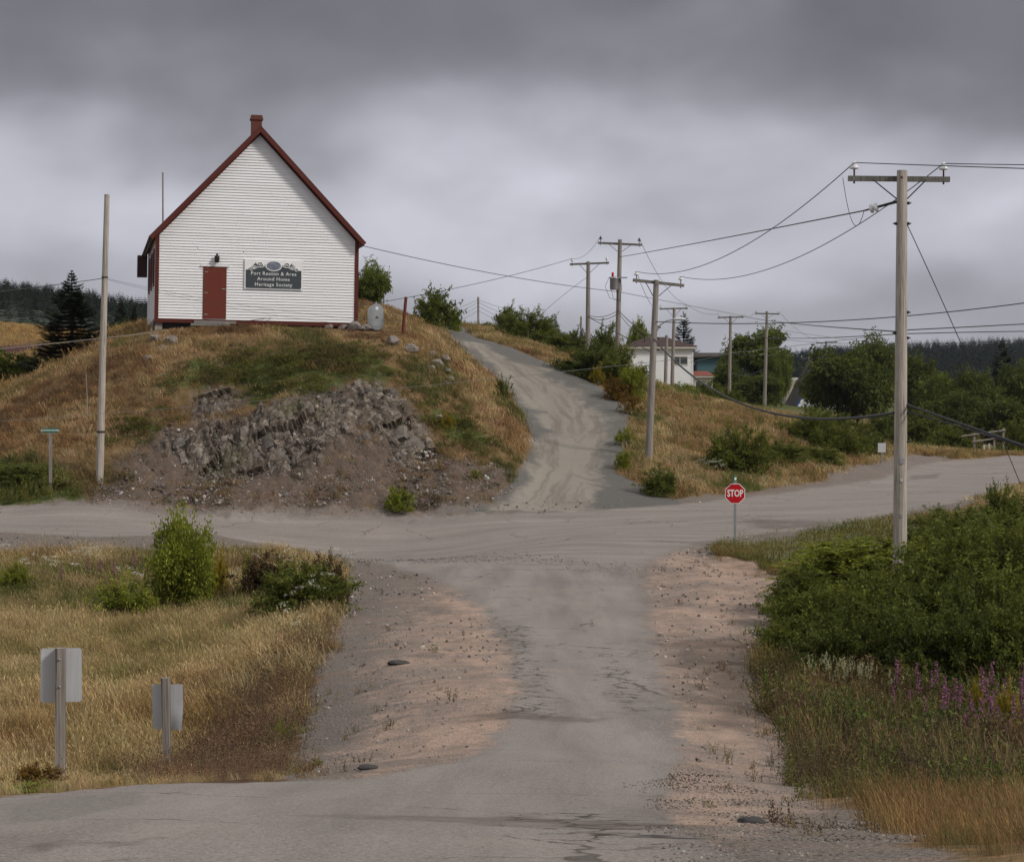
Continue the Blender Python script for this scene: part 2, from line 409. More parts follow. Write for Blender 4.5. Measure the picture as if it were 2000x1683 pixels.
PG['pinkL'] = poly_xy([(800,1505),(690,1530),(720,1450),(800,1380),(785,1300),(800,1220),(850,1150),(950,1100),(1010,1110),(1030,1200),(1050,1340),(1000,1440),(930,1480)])
PG['pinkR'] = poly_xy([(1225,1090),(1330,1068),(1480,1105),(1540,1135),(1500,1240),(1470,1320),(1500,1420),(1560,1540),(1500,1600),(1420,1640),(1300,1610),(1270,1540),(1310,1470),(1280,1400),(1255,1300),(1250,1180)])
PG['gravL'] = poly_xy([(700,1541),(585,1536),(555,1480),(592,1385),(612,1290),(645,1190),(662,1118),(560,1088),(300,1090),(0,1095),(-700,1095),(-700,1030),(0,1030),(700,1060),(1080,1085),(1080,1200),(1100,1340),(1070,1420),(1000,1470),(930,1510)])
PG['gravR'] = poly_xy([(1230,1095),(1300,1060),(1440,1045),(1640,1010),(1800,975),(2000,940),(2700,930),(2700,965),(2000,965),(1800,1010),(1600,1052),(1400,1075),(1380,1105),(1540,1138),(1515,1250),(1470,1310),(1515,1410),(1590,1560),(1700,1600),(1790,1650),(1900,0,6.5),(2000,0,3),(1300,0,3),(1180,1600),(1200,1400),(1190,1200)])
PG['gravF'] = poly_xy([(-700,983),(0,984),(170,975),(300,985),(700,990),(1000,985),(1330,975),(1450,962),(1600,940),(1700,905),(1790,886),(1860,893),(1800,915),(1700,950),(1450,985),(1300,1005),(1000,1012),(0,1000),(-700,998)])
PG['drive'] = poly_xy([(905,1003),(960,985),(1000,945),(1028,900),(1036,850),(1018,806),(988,765),(955,729),(912,695),(878,664),(858,652,118),(800,0,128),(850,0,133),(905,0,124),(930,658,114),(980,674),(1065,706),(1155,748),(1222,797),(1232,850),(1208,900),(1200,925),(1250,940),(1310,972),(1335,985),(1300,1000),(1100,1006)])
PG['drive_mid'] = poly_xy([(925,1004),(985,975),(1025,940),(1050,900),(1064,850),(1046,806),(1016,768),(985,735),(940,700),(905,0,110),(930,0,110),(990,695),(1070,730),(1140,775),(1185,820),(1190,850),(1178,900),(1168,950),(1160,985),(1150,1003)])
PG['rock'] = poly_xy([(676,750),(735,735),(800,790),(852,885),(800,912),(725,888),(690,840)])
PG['rock2'] = poly_xy([(300,880),(322,845),(400,815),(470,825),(500,795),(590,785),(680,765),(700,850),(640,880),(580,945),(500,950),(420,938),(330,912)])
PG['rock3'] = poly_xy([(372,780),(410,762),(450,768),(470,800),(420,822),(380,815)])
PG['scree'] = poly_xy([(165,990),(178,955),(240,925),(290,870),(330,835),(480,810),(580,780),(680,760),(720,850),(860,890),(960,905),(1010,925),(990,962),(930,1000),(700,1003),(300,998)])
PG['green_hill'] = poly_xy([(440,755),(330,760),(380,720),(470,695),(600,690),(720,690),(760,720),(740,745),(690,740),(640,770),(560,780),(480,790)])
PG['green_hill2'] = poly_xy([(220,860),(250,825),(330,820),(300,870)])
PG['green_hill3'] = poly_xy([(840,800),(900,820),(950,860),(930,880),(870,860)])
PG['green_low'] = poly_xy([(-700,985),(-700,880),(0,900),(80,900),(160,960),(160,985)])
PG['green_mead'] = poly_xy([(-700,1200),(-700,1090),(0,1095),(300,1090),(560,1090),(690,1120),(660,1230),(560,1240),(430,1180),(250,1200),(0,1200)])
PG['brown_mead'] = poly_xy([(400,1420),(480,1340),(560,1270),(650,1230),(620,1330),(590,1420),(560,1500),(590,1535),(330,1536),(380,1470)])
PG['brown_r'] = poly_xy([(1530,1420),(1600,1360),(1800,1400),(2000,1470),(2700,1480),(2700,1560),(1800,1580),(1590,1560)])
PG['crack1'] = poly_xy([(900,1225),(960,1195),(1040,1240),(1050,1330),(1120,1395),(1050,1410),(920,1405),(940,1330)])
PG['crack2'] = poly_xy([(1150,1250),(1230,1250),(1310,1390),(1200,1400),(1130,1320)])
PG['crack3'] = poly_xy([(950,1590),(1100,1580),(1350,1600),(1480,1640),(1300,1660),(1050,1640)])
PG['patch1'] = poly_xy([(0,1575),(150,1555),(270,1545),(260,1570),(120,1600),(0,1610)])
PG['patch2'] = poly_xy([(840,1310),(900,1290),(960,1330),(940,1380),(870,1370)])
PG['arc'] = poly_xy([(560,1072),(760,1078),(950,1082),(1120,1090),(1250,1112),(1275,1130),(1200,1122),(1080,1104),(900,1098),(700,1096)])
PG['stain1'] = poly_xy([(1350,1250),(1440,1240),(1480,1290),(1490,1380),(1430,1420),(1390,1370)])
PG['stain2'] = poly_xy([(620,1586),(900,1592),(1150,1600),(1420,1612),(1440,1626),(1150,1618),(880,1606),(640,1596)])
PG['pot1'] = poly_xy([(60,1656),(130,1640),(152,1646),(90,1668)])
PG['pot2'] = poly_xy([(222,1645),(285,1636),(288,1645),(232,1652)])
PG['pot3'] = poly_xy([(945,1600),(1020,1592),(1095,1603),(1000,1613)])
PG['pot4'] = poly_xy([(1780,928),(1840,922),(1830,934),(1770,938)])
PG['stain3'] = poly_xy([(1440,1015),(1500,1010),(1640,1020),(1600,1034),(1450,1030)])
PG['stain4'] = poly_xy([(880,1395),(1000,1388),(1200,1398),(1150,1408),(950,1408)])
PG['fire_mead'] = poly_xy([(-400,705),(95,685),(95,705),(-400,730)])

# ------------------------------------------------------------------ the hall's place (needed to level the ground under it)
HALL_A = math.radians(12); HALL_O = unp(303, 629, 84); HALL_W, HALL_D = 8.53, 12.0
_ca, _sa = math.cos(HALL_A), math.sin(HALL_A)
def hall_xy(lx, ly): return (HALL_O.x + lx * _ca - ly * _sa, HALL_O.y + lx * _sa + ly * _ca)
HALL_POLY = np.array([hall_xy(-.1, .05), hall_xy(HALL_W + .1, .05), hall_xy(HALL_W + .1, HALL_D), hall_xy(-.1, HALL_D)])

def sm(d, w): return np.clip(.5 + d / (2 * w), 0, 1)
def rock_mask(X, Y): return sm(sdf(X, Y, PG['rock']), .5)
def rock_disp(X, Y, Z):
    # blocks bounded by the bedding (steep, falling to one side) and by joints across it
    u_ = X * .85 + Z * .52; v_ = Z * .80 - X * .45 + Y * .3
    wob = fbm(X * .9, Z * .9, 41, 3) * .9
    q = (u_ + wob) / .72; r = (v_ + fbm(X * .5, Z * .5, 77, 2) * 1.2) / 1.45
    a = _hash(np.floor(q), np.floor(r), 5)
    q2 = (u_ + wob * .7) / .22; r2 = (v_ + wob) / .62
    b = _hash(np.floor(q2), np.floor(r2), 9); sl = q - np.floor(q); s2 = r - np.floor(r)
    return (a - .4) * .55 + (b - .5) * .16 + sl * .26 - s2 * .14 + (fbm(X * 3, Z * 3, 15, 3) - .5) * .07
def rock_disp_old(X, Y):
    wob = fbm(X * .9, Y * .9, 41, 3) * 1.1
    q = (X * .80 + Y * .55 + wob) / .42; r = (Y * .9 - X * .35 + fbm(X * .5, Y * .5, 77, 2) * 1.5) / 1.15
    a = _hash(np.floor(q), np.floor(r), 5)
    q2 = (X * .88 + Y * .45 + wob * .6) / .15; r2 = (Y * .9 - X * .3 + wob) / .45
    b = _hash(np.floor(q2), np.floor(r2), 9)
    sl = (q - np.floor(q))
    return (a - .35) * .80 + (b - .5) * .26 + sl * .14 + (fbm(X * 3, Y * 3, 15, 3) - .5) * .12
def h(X, Y, detail=True):
    X = np.asarray(X, float); Y = np.asarray(Y, float)
    Z = h0(X, Y)
    d = sdf(X, Y, HALL_POLY)
    cap = HALL_O.z - .30 + np.clip((-d - .9) / 1.2, 0, 1) * 1.5
    Z = np.where(d > -2.1, np.minimum(Z, cap), Z)
    return Z

# ------------------------------------------------------------------ the ground sheet: a fan of cells, cut into the pieces of the setting
def build_ground():
    pxs = np.r_[np.linspace(-900, -80, 40, endpoint=False), np.linspace(-80, 2080, 500), np.linspace(2080, 2900, 41)[1:]]
    Ds = np.r_[np.geomspace(1.5, 6, 10, endpoint=False), np.geomspace(6, 20, 210, endpoint=False), np.geomspace(20, 70, 230, endpoint=False),
               np.linspace(70, 88, 240, endpoint=False), np.linspace(88, 116, 110, endpoint=False), np.geomspace(116, 300, 70, endpoint=False), np.geomspace(300, 3000, 26)]
    PX, DD = np.meshgrid(pxs, Ds)
    X = (PX - 1000) * DD / F; Y = DD.copy()
    Z = h(X, Y)
    S = {k: sdf(X, Y, p) for k, p in PG.items()}
    WAND = {'pinkL': 2.4, 'pinkR': 2.6, 'gravL': 1.0, 'gravR': 1.2, 'gravF': .8, 'rock': 1.3, 'rock2': 1.8, 'rock3': 1.2, 'scree': 2.2, 'green_hill': 2.6, 'green_hill2': 1.6, 'green_hill3': 1.4,
            'green_low': 2, 'green_mead': 3, 'brown_mead': 2.0, 'brown_r': 2, 'near': .35, 'cross': .45, 'drive': .5, 'drive_mid': 1.8, 'crack1': .8, 'crack2': .8, 'patch1': .5, 'patch2': .6}
    for i_, (k_, a_) in enumerate(WAND.items()):
        f_ = np.clip(Y / 40, .35, 1)
        S[k_] = S[k_] + ((fbm(X * .55, Y * .45, 200 + i_ * 7, 4, .55) - .5) * a_ + (fbm(X * 2.2, Y * 1.6, 300 + i_ * 7, 3) - .5) * a_ * .35) * f_
    w = np.clip(Y * .004, .12, .5)
    asph = np.maximum(sm(S['cross'], w * 1.3), sm(S['near'], np.clip(Y * .014, .12, .6)))
    drive = sm(S['drive'], .35) * (asph < .6)
    pink = np.maximum(sm(S['pinkL'], np.clip(Y * .03, .25, 1.3)), sm(S['pinkR'], np.clip(Y * .03, .25, 1.3)))
    grav = np.maximum.reduce([sm(S['gravL'], w * 2.2), sm(S['gravR'], w * 1.6), sm(S['gravF'], .5)])
    S['rock'] = np.maximum.reduce([S['rock'], S['rock2'], S['rock3']]); rock = sm(S['rock'], .8); scree = sm(S['scree'], .6)
    green = np.maximum.reduce([sm(S['green_hill'], .6), sm(S['green_hill2'], .5), sm(S['green_hill3'], .4), sm(S['green_low'], .8), sm(S['green_mead'], 1.2) * .7])
    green = np.maximum(green, np.clip((Y - 150) / 60, 0, .8) * (PX > 1200))
    brown = np.maximum(sm(S['brown_mead'], .8), sm(S['brown_r'], .6))
    crack = np.maximum.reduce([sm(S['crack1'], .5), sm(S['crack2'], .5) * .75, sm(S['crack3'], .3) * .8])
    dedge = 1 - sm(S['drive_mid'], .7)
    patch = np.maximum(sm(S['patch1'], .15), sm(S['patch2'], .2))
    soil = np.maximum.reduce([sm(S['stain1'] + (fbm(X * 2, Y * 1.5, 91, 3) - .5) * 1.2 + .25, .6), sm(S['stain2'] + (fbm(X * 2.5, Y * 5, 92, 4) - .5) * .5, .12) * .55, sm(S['stain3'] + (fbm(X * 1, Y * 2, 93, 3) - .5) * 1.5, .5) * .7, sm(S['stain4'] + (fbm(X * 2, Y * 2, 94, 3) - .5) * 1.2, .4) * .8, sm(S['arc'] + (fbm(X * 1.5, Y * 1.5, 95, 4) - .5) * 2.2, .8) * .34] + [sm(S[k_] + (fbm(X * 6, Y * 3, 96, 4) - .5) * .45, .08) * .6 for k_ in ('pot1', 'pot2', 'pot3', 'pot4')])
    # relief
    hard = np.clip(asph + drive + pink * .7 + grav * .7, 0, 1)
    fade = np.clip(1.5 - np.abs(Y - 80) / 120, .3, 1)
    Z = Z + (1 - hard) * ((fbm(X * .55, Y * .55, 11, 5, .55) - .5) * .55 + (fbm(X * 4, Y * 4, 12, 3) - .5) * .10) * np.where(Y < 18, .4, 1) * np.clip(-sdf(X, Y, HALL_POLY) / 4.5, .12, 1)
    Z = Z + hard * (fbm(X * .35, Y * .5, 21, 3) - .5) * .10 * np.clip((Y - 14) / 10, 0, 1)
    gp = np.clip(pink + grav - asph, 0, 1)
    Z = Z + gp * ((fbm(X * 1.4, Y * 1.2, 22, 5) - .5) * .09) * np.clip((Y - 10) / 10, .2, 1)
    Z = Z + np.clip(scree - rock * .7, 0, 1) * (fbm(X * 3.5, Y * 3.5, 31, 4, .6) - .5) * .30
    rd = np.clip(rock * 1.6 - .3 + (fbm(X * 1.5, Y * 1.5, 8, 3) - .5) * .9, 0, 1) * (rock > .02) * rock_disp(X, Y, Z)
    Z = Z + rd * .55; Y = Y - rd * .75
    d_ = sdf(X, Y, HALL_POLY); cap = HALL_O.z - .29 + np.clip((-d_ - .9) / 1.2, 0, 1) * 1.5
    Z = np.where(d_ > -2.1, np.minimum(Z, cap), Z)
    # road coordinates for wear that runs along the wheels
    sc_ = np.clip((S['cross'] + 1.0) / 1.5, 0, 1)
    ruv = np.stack([np.where(sc_ > .5, X * .12, X * 1.1), np.where(sc_ > .5, Y * 1.3, Y * .12), np.zeros_like(X)], -1)
    dr = S['drive_mid']
    ruv = np.where((drive > .3)[..., None], np.stack([S['drive'] * 1.3, Y * .07, np.zeros_like(X)], -1), ruv)
    nr, nc = X.shape
    idx = np.arange(nr * nc).reshape(nr, nc)
    quads = np.stack([idx[:-1, :-1], idx[:-1, 1:], idx[1:, 1:], idx[1:, :-1]], -1).reshape(-1, 4)
    V = np.stack([X, Y, Z], -1).reshape(-1, 3)
    def at_face(a): return a.reshape(-1)[quads].mean(1)
    fa, fd, fr, fg = at_face(asph), at_face(drive), at_face(rock), at_face(np.maximum(pink, grav) * (PX > -2000))
    cls = np.zeros(len(quads), int)
    cls[fg > .5] = 4; cls[fr > .5] = 3; cls[fd > .5] = 2; cls[fa > .5] = 1
    AT = {'ma': np.stack([asph, drive, pink, grav], -1), 'mb': np.stack([rock, scree, green, brown], -1), 'mc': np.stack([crack, dedge, soil, patch], -1)}
    names = ['ground', 'road', 'gravel_driveway', 'rock_outcrop', 'gravel_verge']
    labels = ['grassy ground of the slopes, meadow and hillock', 'worn grey asphalt roads meeting at the junction', 'pale gravel driveway climbing past the hillock',
              'bare grey slate face of the roadside hillock', 'sandy gravel verge beside the asphalt']
    obs = {}
    for c, nm in enumerate(names):
        q = quads[cls == c]
        used, inv = np.unique(q, return_inverse=True)
        me = np_mesh(nm, V[used], inv.reshape(-1, 4), smooth=(c != 3))
        for k, a in AT.items():
            at = me.color_attributes.new(k, 'FLOAT_COLOR', 'POINT')
            at.data.foreach_set('color', a.reshape(-1, 4)[used].astype(np.float32).ravel())
        at = me.attributes.new('road_uv', 'FLOAT_VECTOR', 'POINT')
        at.data.foreach_set('vector', ruv.reshape(-1, 3)[used].astype(np.float32).ravel())
        at = me.attributes.new('rough', 'FLOAT', 'POINT')
        at.data.foreach_set('value', (1 - .75 * asph - .2 * pink).clip(.1, 1).reshape(-1)[used].astype(np.float32))
        o = mesh_obj(nm, me, MAT['ground']); tag(o, labels[c], None, None, 'structure'); obs[nm] = o
    return obs
GROUND = build_ground()
# ------------------------------------------------------------------ plain materials
def paint_white():
    g = NG('white_clapboard_paint')
    n = g.noise(1.2, 5, .6, g.obj(), (1, 1, 3)); n2 = g.noise(14, 4, .7, g.obj(), (.4, 1, 3))
    r = g.n('ObjectInfo').outputs['Random']
    c = g.mix(n, (.74, .735, .74), (.84, .835, .835))
    c = g.mix(g.math('MULTIPLY', g.ss(n2, .6, .8), .35), c, (.60, .585, .57))
    c = g.mix(g.math('MULTIPLY', r, .26), c, (.62, .61, .60))
    MAT['white'] = g.done(g.bsdf(c, .6, .3)); return MAT['white']
paint_white()
def wood_pole(name, ca, cb, cc):
    g = NG(name); n = g.noise(3.0, 6, .65, g.obj(), (9, 9, .35)); n2 = g.noise(1.1, 4, .6, g.obj())
    c = g.ramp(n, [(.3, ca), (.5, cb), (.72, cc)])
    c = g.mix(g.math('MULTIPLY', g.ss(n2, .45, .7), .5), c, tuple(v * .72 for v in cb))
    ck = g.noise(1.0, 4, .6, g.obj(), (34, 34, .55)); c = g.mix(g.math('MULTIPLY', g.ss(ck, .60, .70), .75), c, tuple(v * .22 for v in ca))
    MAT[name] = g.done(g.bsdf(c, .85, .2, g.bump(n, .5, .02)))
wood_pole('pole_wood', (.17, .148, .125), (.38, .335, .285), (.50, .45, .39))
wood_pole('pole_wood_far', (.12, .106, .092), (.25, .224, .198), (.34, .31, .278))
wood_pole('arm_wood', (.07, .066, .058), (.14, .13, .115), (.21, .195, .172))
wood_pole('post_wood', (.12, .105, .095), (.25, .22, .195), (.36, .325, .29))
simple('red_trim', (.088, .016, .009), .65, .2, 5)
simple('door_red', (.135, .026, .013), .6, .15, 3, stretch=(6, 1, .5))
simple('box_dark', (.032, .011, .008), .7, .2, 5)
simple('roof_dark', (.045, .035, .03), .85, .25, 20)
simple('brick', (.115, .036, .025), .85, .35, 16)
simple('iron_dark', (.03, .027, .025), .6, .2, 8)
simple('rust', (.13, .03, .02), .8, .4, 14)
simple('porcelain', (.70, .70, .70), .3, .05, 4)
simple('porcelain_brown', (.06, .045, .04), .3, .1, 4)
simple('wire', (.045, .045, .05), .6, .1, 4)
simple('wire_alu', (.26, .26, .25), .5, .1, 4)
simple('galv', (.34, .35, .36), .45, .15, 10, metal=.5)
simple('tank_grey', (.30, .32, .33), .5, .12, 6)
simple('sign_back', (.47, .47, .485), .5, .16, 2.5, stretch=(7, 1, .7))
simple('sign_white', (.78, .78, .78), .5, .04, 3)
simple('sign_red', (.46, .006, .012), .4, .06, 5)
simple('sign_green', (.01, .13, .085), .45, .08, 5)
simple('slate_panel', (.052, .062, .070), .55, .22, 2.0, stretch=(.5, 1, 3))
simple('slate_dark', (.028, .030, .042), .55, .1, 4)
simple('letter_white', (.80, .80, .78), .5, .03, 3)
simple('glass_dark', (.035, .04, .045), .08, .2, 2, spec=.6)
simple('stone_grey', (.27, .245, .225), .9, .3, 5, bump=.6)
simple('step_wood', (.20, .185, .17), .9, .25, 4, stretch=(1, 6, 6))
simple('siding_far', (.82, .81, .82), .6, .06, 3)
simple('roof_brown', (.05, .027, .023), .85, .15, 12)
simple('roof_red', (.19, .05, .035), .85, .15, 12)
simple('cream', (.58, .54, .48), .7, .06, 3)
simple('teal_wall', (.075, .145, .165), .7, .12, 5, stretch=(1, 1, 6))
simple('blue_trim', (.02, .085, .28), .5, .08, 4)
simple('beige_wall', (.42, .36, .30), .7, .08, 4)
simple('grey_siding', (.50, .52, .56), .7, .08, 4)
simple('asphalt_lump', (.05, .046, .044), .9, .3, 12, bump=.8)
simple('lamp_glass', (.55, .56, .58), .3, .05, 3)
def painting():
    g = NG('oval_picture'); n = g.noise(3.5, 5, .6, g.obj(), (1, 1, 2.4))
    c = g.ramp(n, [(.3, (.06, .055, .05)), (.45, (.13, .14, .17)), (.6, (.24, .27, .34)), (.72, (.10, .07, .06))])
    MAT['picture'] = g.done(g.bsdf(c, .5, .3))
painting()
def text_mesh(body, size, depth=.006, bold=0.0, shear=0.0, xs=1.0):
    cu = bpy.data.curves.new('lettering', 'FONT'); cu.body = body; cu.size = size; cu.align_x = 'CENTER'; cu.align_y = 'CENTER'
    cu.extrude = depth; cu.offset = bold; cu.resolution_u = 2; cu.space_character = xs
    o = bpy.data.objects.new('lettering', cu); COL.objects.link(o)
    bpy.context.view_layer.update()
    me = bpy.data.meshes.new_from_object(o.evaluated_get(bpy.context.evaluated_depsgraph_get()))
    bpy.data.objects.remove(o); bpy.data.curves.remove(cu)
    for v in me.vertices: v.co = (v.co.x, -v.co.z, v.co.y)          # upright, reading from -y
    return me

# ------------------------------------------------------------------ the hall on the hillock
def make_hall():
    W, Dp, EV, PK = HALL_W, HALL_D, 3.78, 8.28
    hall = empty('heritage_hall', HALL_O, (0, math.radians(.9), HALL_A))
    tag(hall, 'white clapboard gabled hall with dark red trim on top of the hillock', 'building')
    C = W / 2
    core = MB().prism([(.04, .12), (W - .04, .12), (W - .04, EV), (C, PK - .05), (.04, EV)], .03, Dp)
    wall = core.build('wall', MAT['white'], hall); wall['label'] = 'white painted clapboard wall'
    sl = (PK - EV) / C
    def span(z):           # clear width of the gable at height z
        if z <= EV: return .10, W - .10
        d = (z - EV) / sl; return max(.10, d), min(W - .10, W - d)
    p = .1175; z = .17
    while z < PK - .25:
        a0, b0 = span(z); a1, b1 = span(z + p + .01)
        if b1 - a1 < .1: break
        t0, t1 = -.024, .018
        # each course is two or three boards butted end to end
        cuts = sorted([a0 + (b0 - a0) * random.uniform(.15, .85) for _ in range(2 if b0 - a0 > 5 else 1 if b0 - a0 > 1.5 else 0)])
        lo = [(a0, a1)] + [(c, c) for c in cuts]; hi = [(c - .004, c - .004) for c in cuts] + [(b0, b1)]
        for (l0, l1), (h0_, h1_) in zip(lo, hi):
            if min(h0_ - l0, h1_ - l1) < .06: continue
            y_ = random.uniform(-.003, .003); zt = z + p + .012
            vs = [(l0, t0 + y_, z), (h0_, t0 + y_, z), (h1_, t1, zt), (l1, t1, zt), (l0, .045, z), (h0_, .045, z), (h1_, .045, zt), (l1, .045, zt)]
            MB().add(vs, [(0, 1, 2, 3), (4, 7, 6, 5), (0, 4, 5, 1), (3, 2, 6, 7), (0, 3, 7, 4), (1, 5, 6, 2)]).build('clapboard', MAT['white'], wall)
        z += p
    z = .17; me = None
    while z < EV - .05:
        if me is None:
            vs = [(-.014 + .0, 0.1, 0), (-.014, Dp - .1, 0), (.018, Dp - .1, p + .012), (.018, .1, p + .012), (.045, .1, 0), (.045, Dp - .1, 0), (.045, Dp - .1, p + .012), (.045, .1, p + .012)]
            me = MB().add(vs, [(0, 3, 2, 1), (4, 5, 6, 7), (0, 1, 5, 4), (3, 7, 6, 2), (0, 4, 7, 3), (1, 2, 6, 5)]).mesh('clapboard')
        mesh_obj('clapboard', me, MAT['white'], wall, (0, 0, z)); z += p
    for x0, x1 in ((-.035, .125), (W - .125, W + .035)):
        MB().box(x0, x1, -.035, .12, .0, EV + .0).build('corner_board', MAT['red_trim'], hall)
    MB().box(.128, W - .128, -.03, .06, 0, .165).build('base_board', MAT['red_trim'], hall)
    MB().box(-.03, .06, .122, Dp, 0, .165).build('base_board', MAT['red_trim'], hall)
    # roof: two slabs that overhang front and eaves, with rake boards
    ang = math.atan(sl); oh, fr = .36, .34
    def slab(side, y0, y1, n0, n1, tail, name, mat, parent=hall, d0=0.0):
        # a plank parallel to one slope: n0..n1 = depth normal to the slope, tail = how far past the wall
        ux, uz = -math.cos(ang) * side, -math.sin(ang); nx, nz = math.sin(ang) * -side, math.cos(ang)
        if side < 0: pass
        L = C / math.cos(ang) + tail
        P = lambda d, n: (C + ux * d + (-nx if False else nx) * n, PK + uz * d + nz * n)
        q = [P(d0 + n0 * -sl * 0, n0), P(L, n0), P(L, n1), P(d0, n1)]
        # close at the ridge plane x = C
        def ridge(n): return (C, PK + n / math.cos(ang))
        q[0], q[3] = ridge(n0), ridge(n1)
        return MB().prism(q, y0, y1).build(name, mat, parent)
    for side in (1, -1):
        rf = slab(side, -fr, Dp + fr, .02, .10, oh, 'roof', MAT['roof_dark'])
        slab(side, -fr - .03, -fr - .002, -.10, .085, oh, 'rake_board', MAT['red_trim'])
        slab(side, -.05, -.016, -.16, .015, .02, 'frieze_board', MAT['red_trim'])
    for side in (1, -1):      # boxed eave ends
        xe = C - side * (C + oh * math.cos(ang) - .02); xi = C - side * (C + .04)
        z0 = EV - .12
        MB().prism([(xi, z0 - .02), (xe, EV - oh * math.sin(ang) - .06), (xe, EV - oh * math.sin(ang) + .06), (xi, EV + .06)][::side], -fr + .002, Dp + fr - .02).build('eave_box', MAT['red_trim'], hall)
    ch = MB().box(C - .24, C + .20, 1.5, 1.95, PK - .6, PK + .62).build('chimney', MAT['brick'], hall)
    MB().box(C - .29, C + .25, 1.45, 2.0, PK + .625, PK + .72).box(C - .26, C + .22, 1.48, 1.97, PK + .723, PK + .83).build('chimney_cap', MAT['brick'], ch)
    # door
    d = empty('door', (0, 0, 0), parent=hall)
    for k in range(4):
        x = 1.99 + k * .235
        MB().box(x, x + .232, -.045, .0, .20, 2.38).build('door_plank', MAT['door_red'], d)
    MB().box(1.97, 2.95, -.03, .02, .19, 2.40).build('door_frame', MAT['door_red'], d)
    MB().box(1.86, 3.06, -.07, .0, 2.405, 2.47).build('door_head', MAT['white'], d)
    for zz in (.36, 1.28, 2.16):
        MB().box(2.02, 2.17, -.053, -.046, zz, zz + .03).build('hinge', MAT['galv'], d)
    MB().box(2.76, 2.92, -.06, -.046, 1.45, 1.485).build('latch', MAT['galv'], d)
    # lantern above the door
    lm = MB().box(2.49, 2.57, -.09, -.015, 2.66, 2.86)
    lm.lathe([(.0, 2.98), (.03, 2.95), (.045, 2.90), (.115, 2.80), (.105, 2.78), (.10, 2.60), (.06, 2.56), (0, 2.55)], 8, Matrix.Translation((2.53, -.17, 0)))
    lm.build('wall_lantern', MAT['iron_dark'], hall)
    # side windows, shutter
    for y in (2.3, 5.4, 8.6):
        w = MB().box(-.05, -.015, y - .52, y + .52, 1.62, 3.22).build('window', MAT['red_trim'], hall)
        MB().box(-.058, -.052, y - .40, y + .40, 1.76, 3.10).build('pane', MAT['glass_dark'], w)
        MB().box(-.075, -.059, y - .03, y + .03, 1.76, 3.10).box(-.0745, -.0595, y - .40, y + .40, 2.42, 2.47).build('glazing_bar', MAT['red_trim'], w)
    MB().box(-.52, -.06, 10.7, 11.5, 2.55, 3.55).build('side_box', MAT['box_dark'], hall)
    # open underside: sills on stone piers
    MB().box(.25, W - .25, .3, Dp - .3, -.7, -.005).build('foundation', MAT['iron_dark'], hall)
    for x in (.12, 2.2, 4.3, 6.4, 8.2):
        MB().box(x - .12, x + .18, .1, .4, -.9, -.006).build('pier', MAT['stone_grey'], hall)
    MB().tube([(-.05, .3, .1), (-.25, .1, -.75)], .05, 6).build('prop', MAT['post_wood'], hall)
    MB().tube([(-.02, 1.2, .1), (-.2, 1.0, -.7)], .05, 6).build('prop', MAT['post_wood'], hall)
    # door step
    st = empty('door_step', (0, 0, 0), parent=hall)
    MB().box(1.6, 3.35, -.55, -.06, -.02, .09).build('tread', MAT['step_wood'], st)
    MB().box(1.45, 3.0, -.85, -.57, -.14, -.04).build('tread', MAT['step_wood'], st)
    # name board
    sg = empty('name_board', hall.matrix_basis @ Vector((3.70, -.02, 1.50)), hall.rotation_euler)
    tag(sg, 'slate grey and white name board with scrollwork and oval picture', 'sign')
    w, hh = 2.46, 1.26
    MB().box(0, w, -.045, -.015, 0, hh).build('backing_board', MAT['sign_white'], sg)
    top = [(w - .05, .82)]
    for i in range(13):
        t = i / 12; x = w - .05 - t * (w / 2 - .05 - .35); top.append((x, .82 + .20 * t ** 2.2))
    poly = [(.09, .035), (w - .09, .035), (w - .05, .075)] + top + [(w / 2, 1.03)] + [(w - x, zz) for x, zz in top[::-1]] + [(.05, .075)]
    MB().prism(poly, -.052, -.046).build('slate_field', MAT['slate_panel'], sg)
    for body, zz, sz in (('Port Rexton & Area', .665, .215), ('Around Home', .435, .215), ('Heritage Society', .20, .215)):
        me = text_mesh(body, sz, .004, .0, xs=1.1)
        mesh_obj('lettering', me, MAT['letter_white'], sg, (w / 2, -.057, zz))
    ov = [(w / 2 + .35 * math.cos(a), 1.0 + .225 * math.sin(a)) for a in np.linspace(0, 2 * math.pi, 33)[:-1]]
    MB().prism(ov, -.060, -.053).build('oval_frame', MAT['letter_white'], sg)
    ov = [(w / 2 + .31 * math.cos(a), 1.0 + .19 * math.sin(a)) for a in np.linspace(0, 2 * math.pi, 33)[:-1]]
    MB().prism(ov, -.064, -.061).build('oval_picture', MAT['picture'], sg)
    for sd in (1, -1):
        for (cx, cz, r0, turns, a0, dr) in ((.97, .86, .10, 1.2, 2.6, 1), (.58, 1.05, .11, 1.2, 3.9, -1)):
            pts = []
            for i in range(22):
                t = i / 21; a = a0 + dr * t * turns * 2 * math.pi; r = r0 * (1 - .8 * t)
                pts.append((w / 2 + sd * (cx + r * math.cos(a)), -.058, cz + r * math.sin(a)))
            for mt, rr, yy in (('letter_white', .026, .0), ('slate_dark', .012, -.018)):
                MB().tube([(x, y + yy, zz) for x, y, zz in pts], rr, 6).build('scroll', MAT[mt], sg)
        arm_ = [(w / 2 + sd * x, -.058, zz) for x, zz in ((.36, .99), (.50, .94), (.66, .93), (.80, .97), (.92, .96))]
        MB().tube(arm_, .03, 6).build('scroll', MAT['letter_white'], sg)
        MB().tube([(x, y - .02, zz + .03) for x, y, zz in arm_], .012, 6).build('scroll', MAT['slate_dark'], sg)
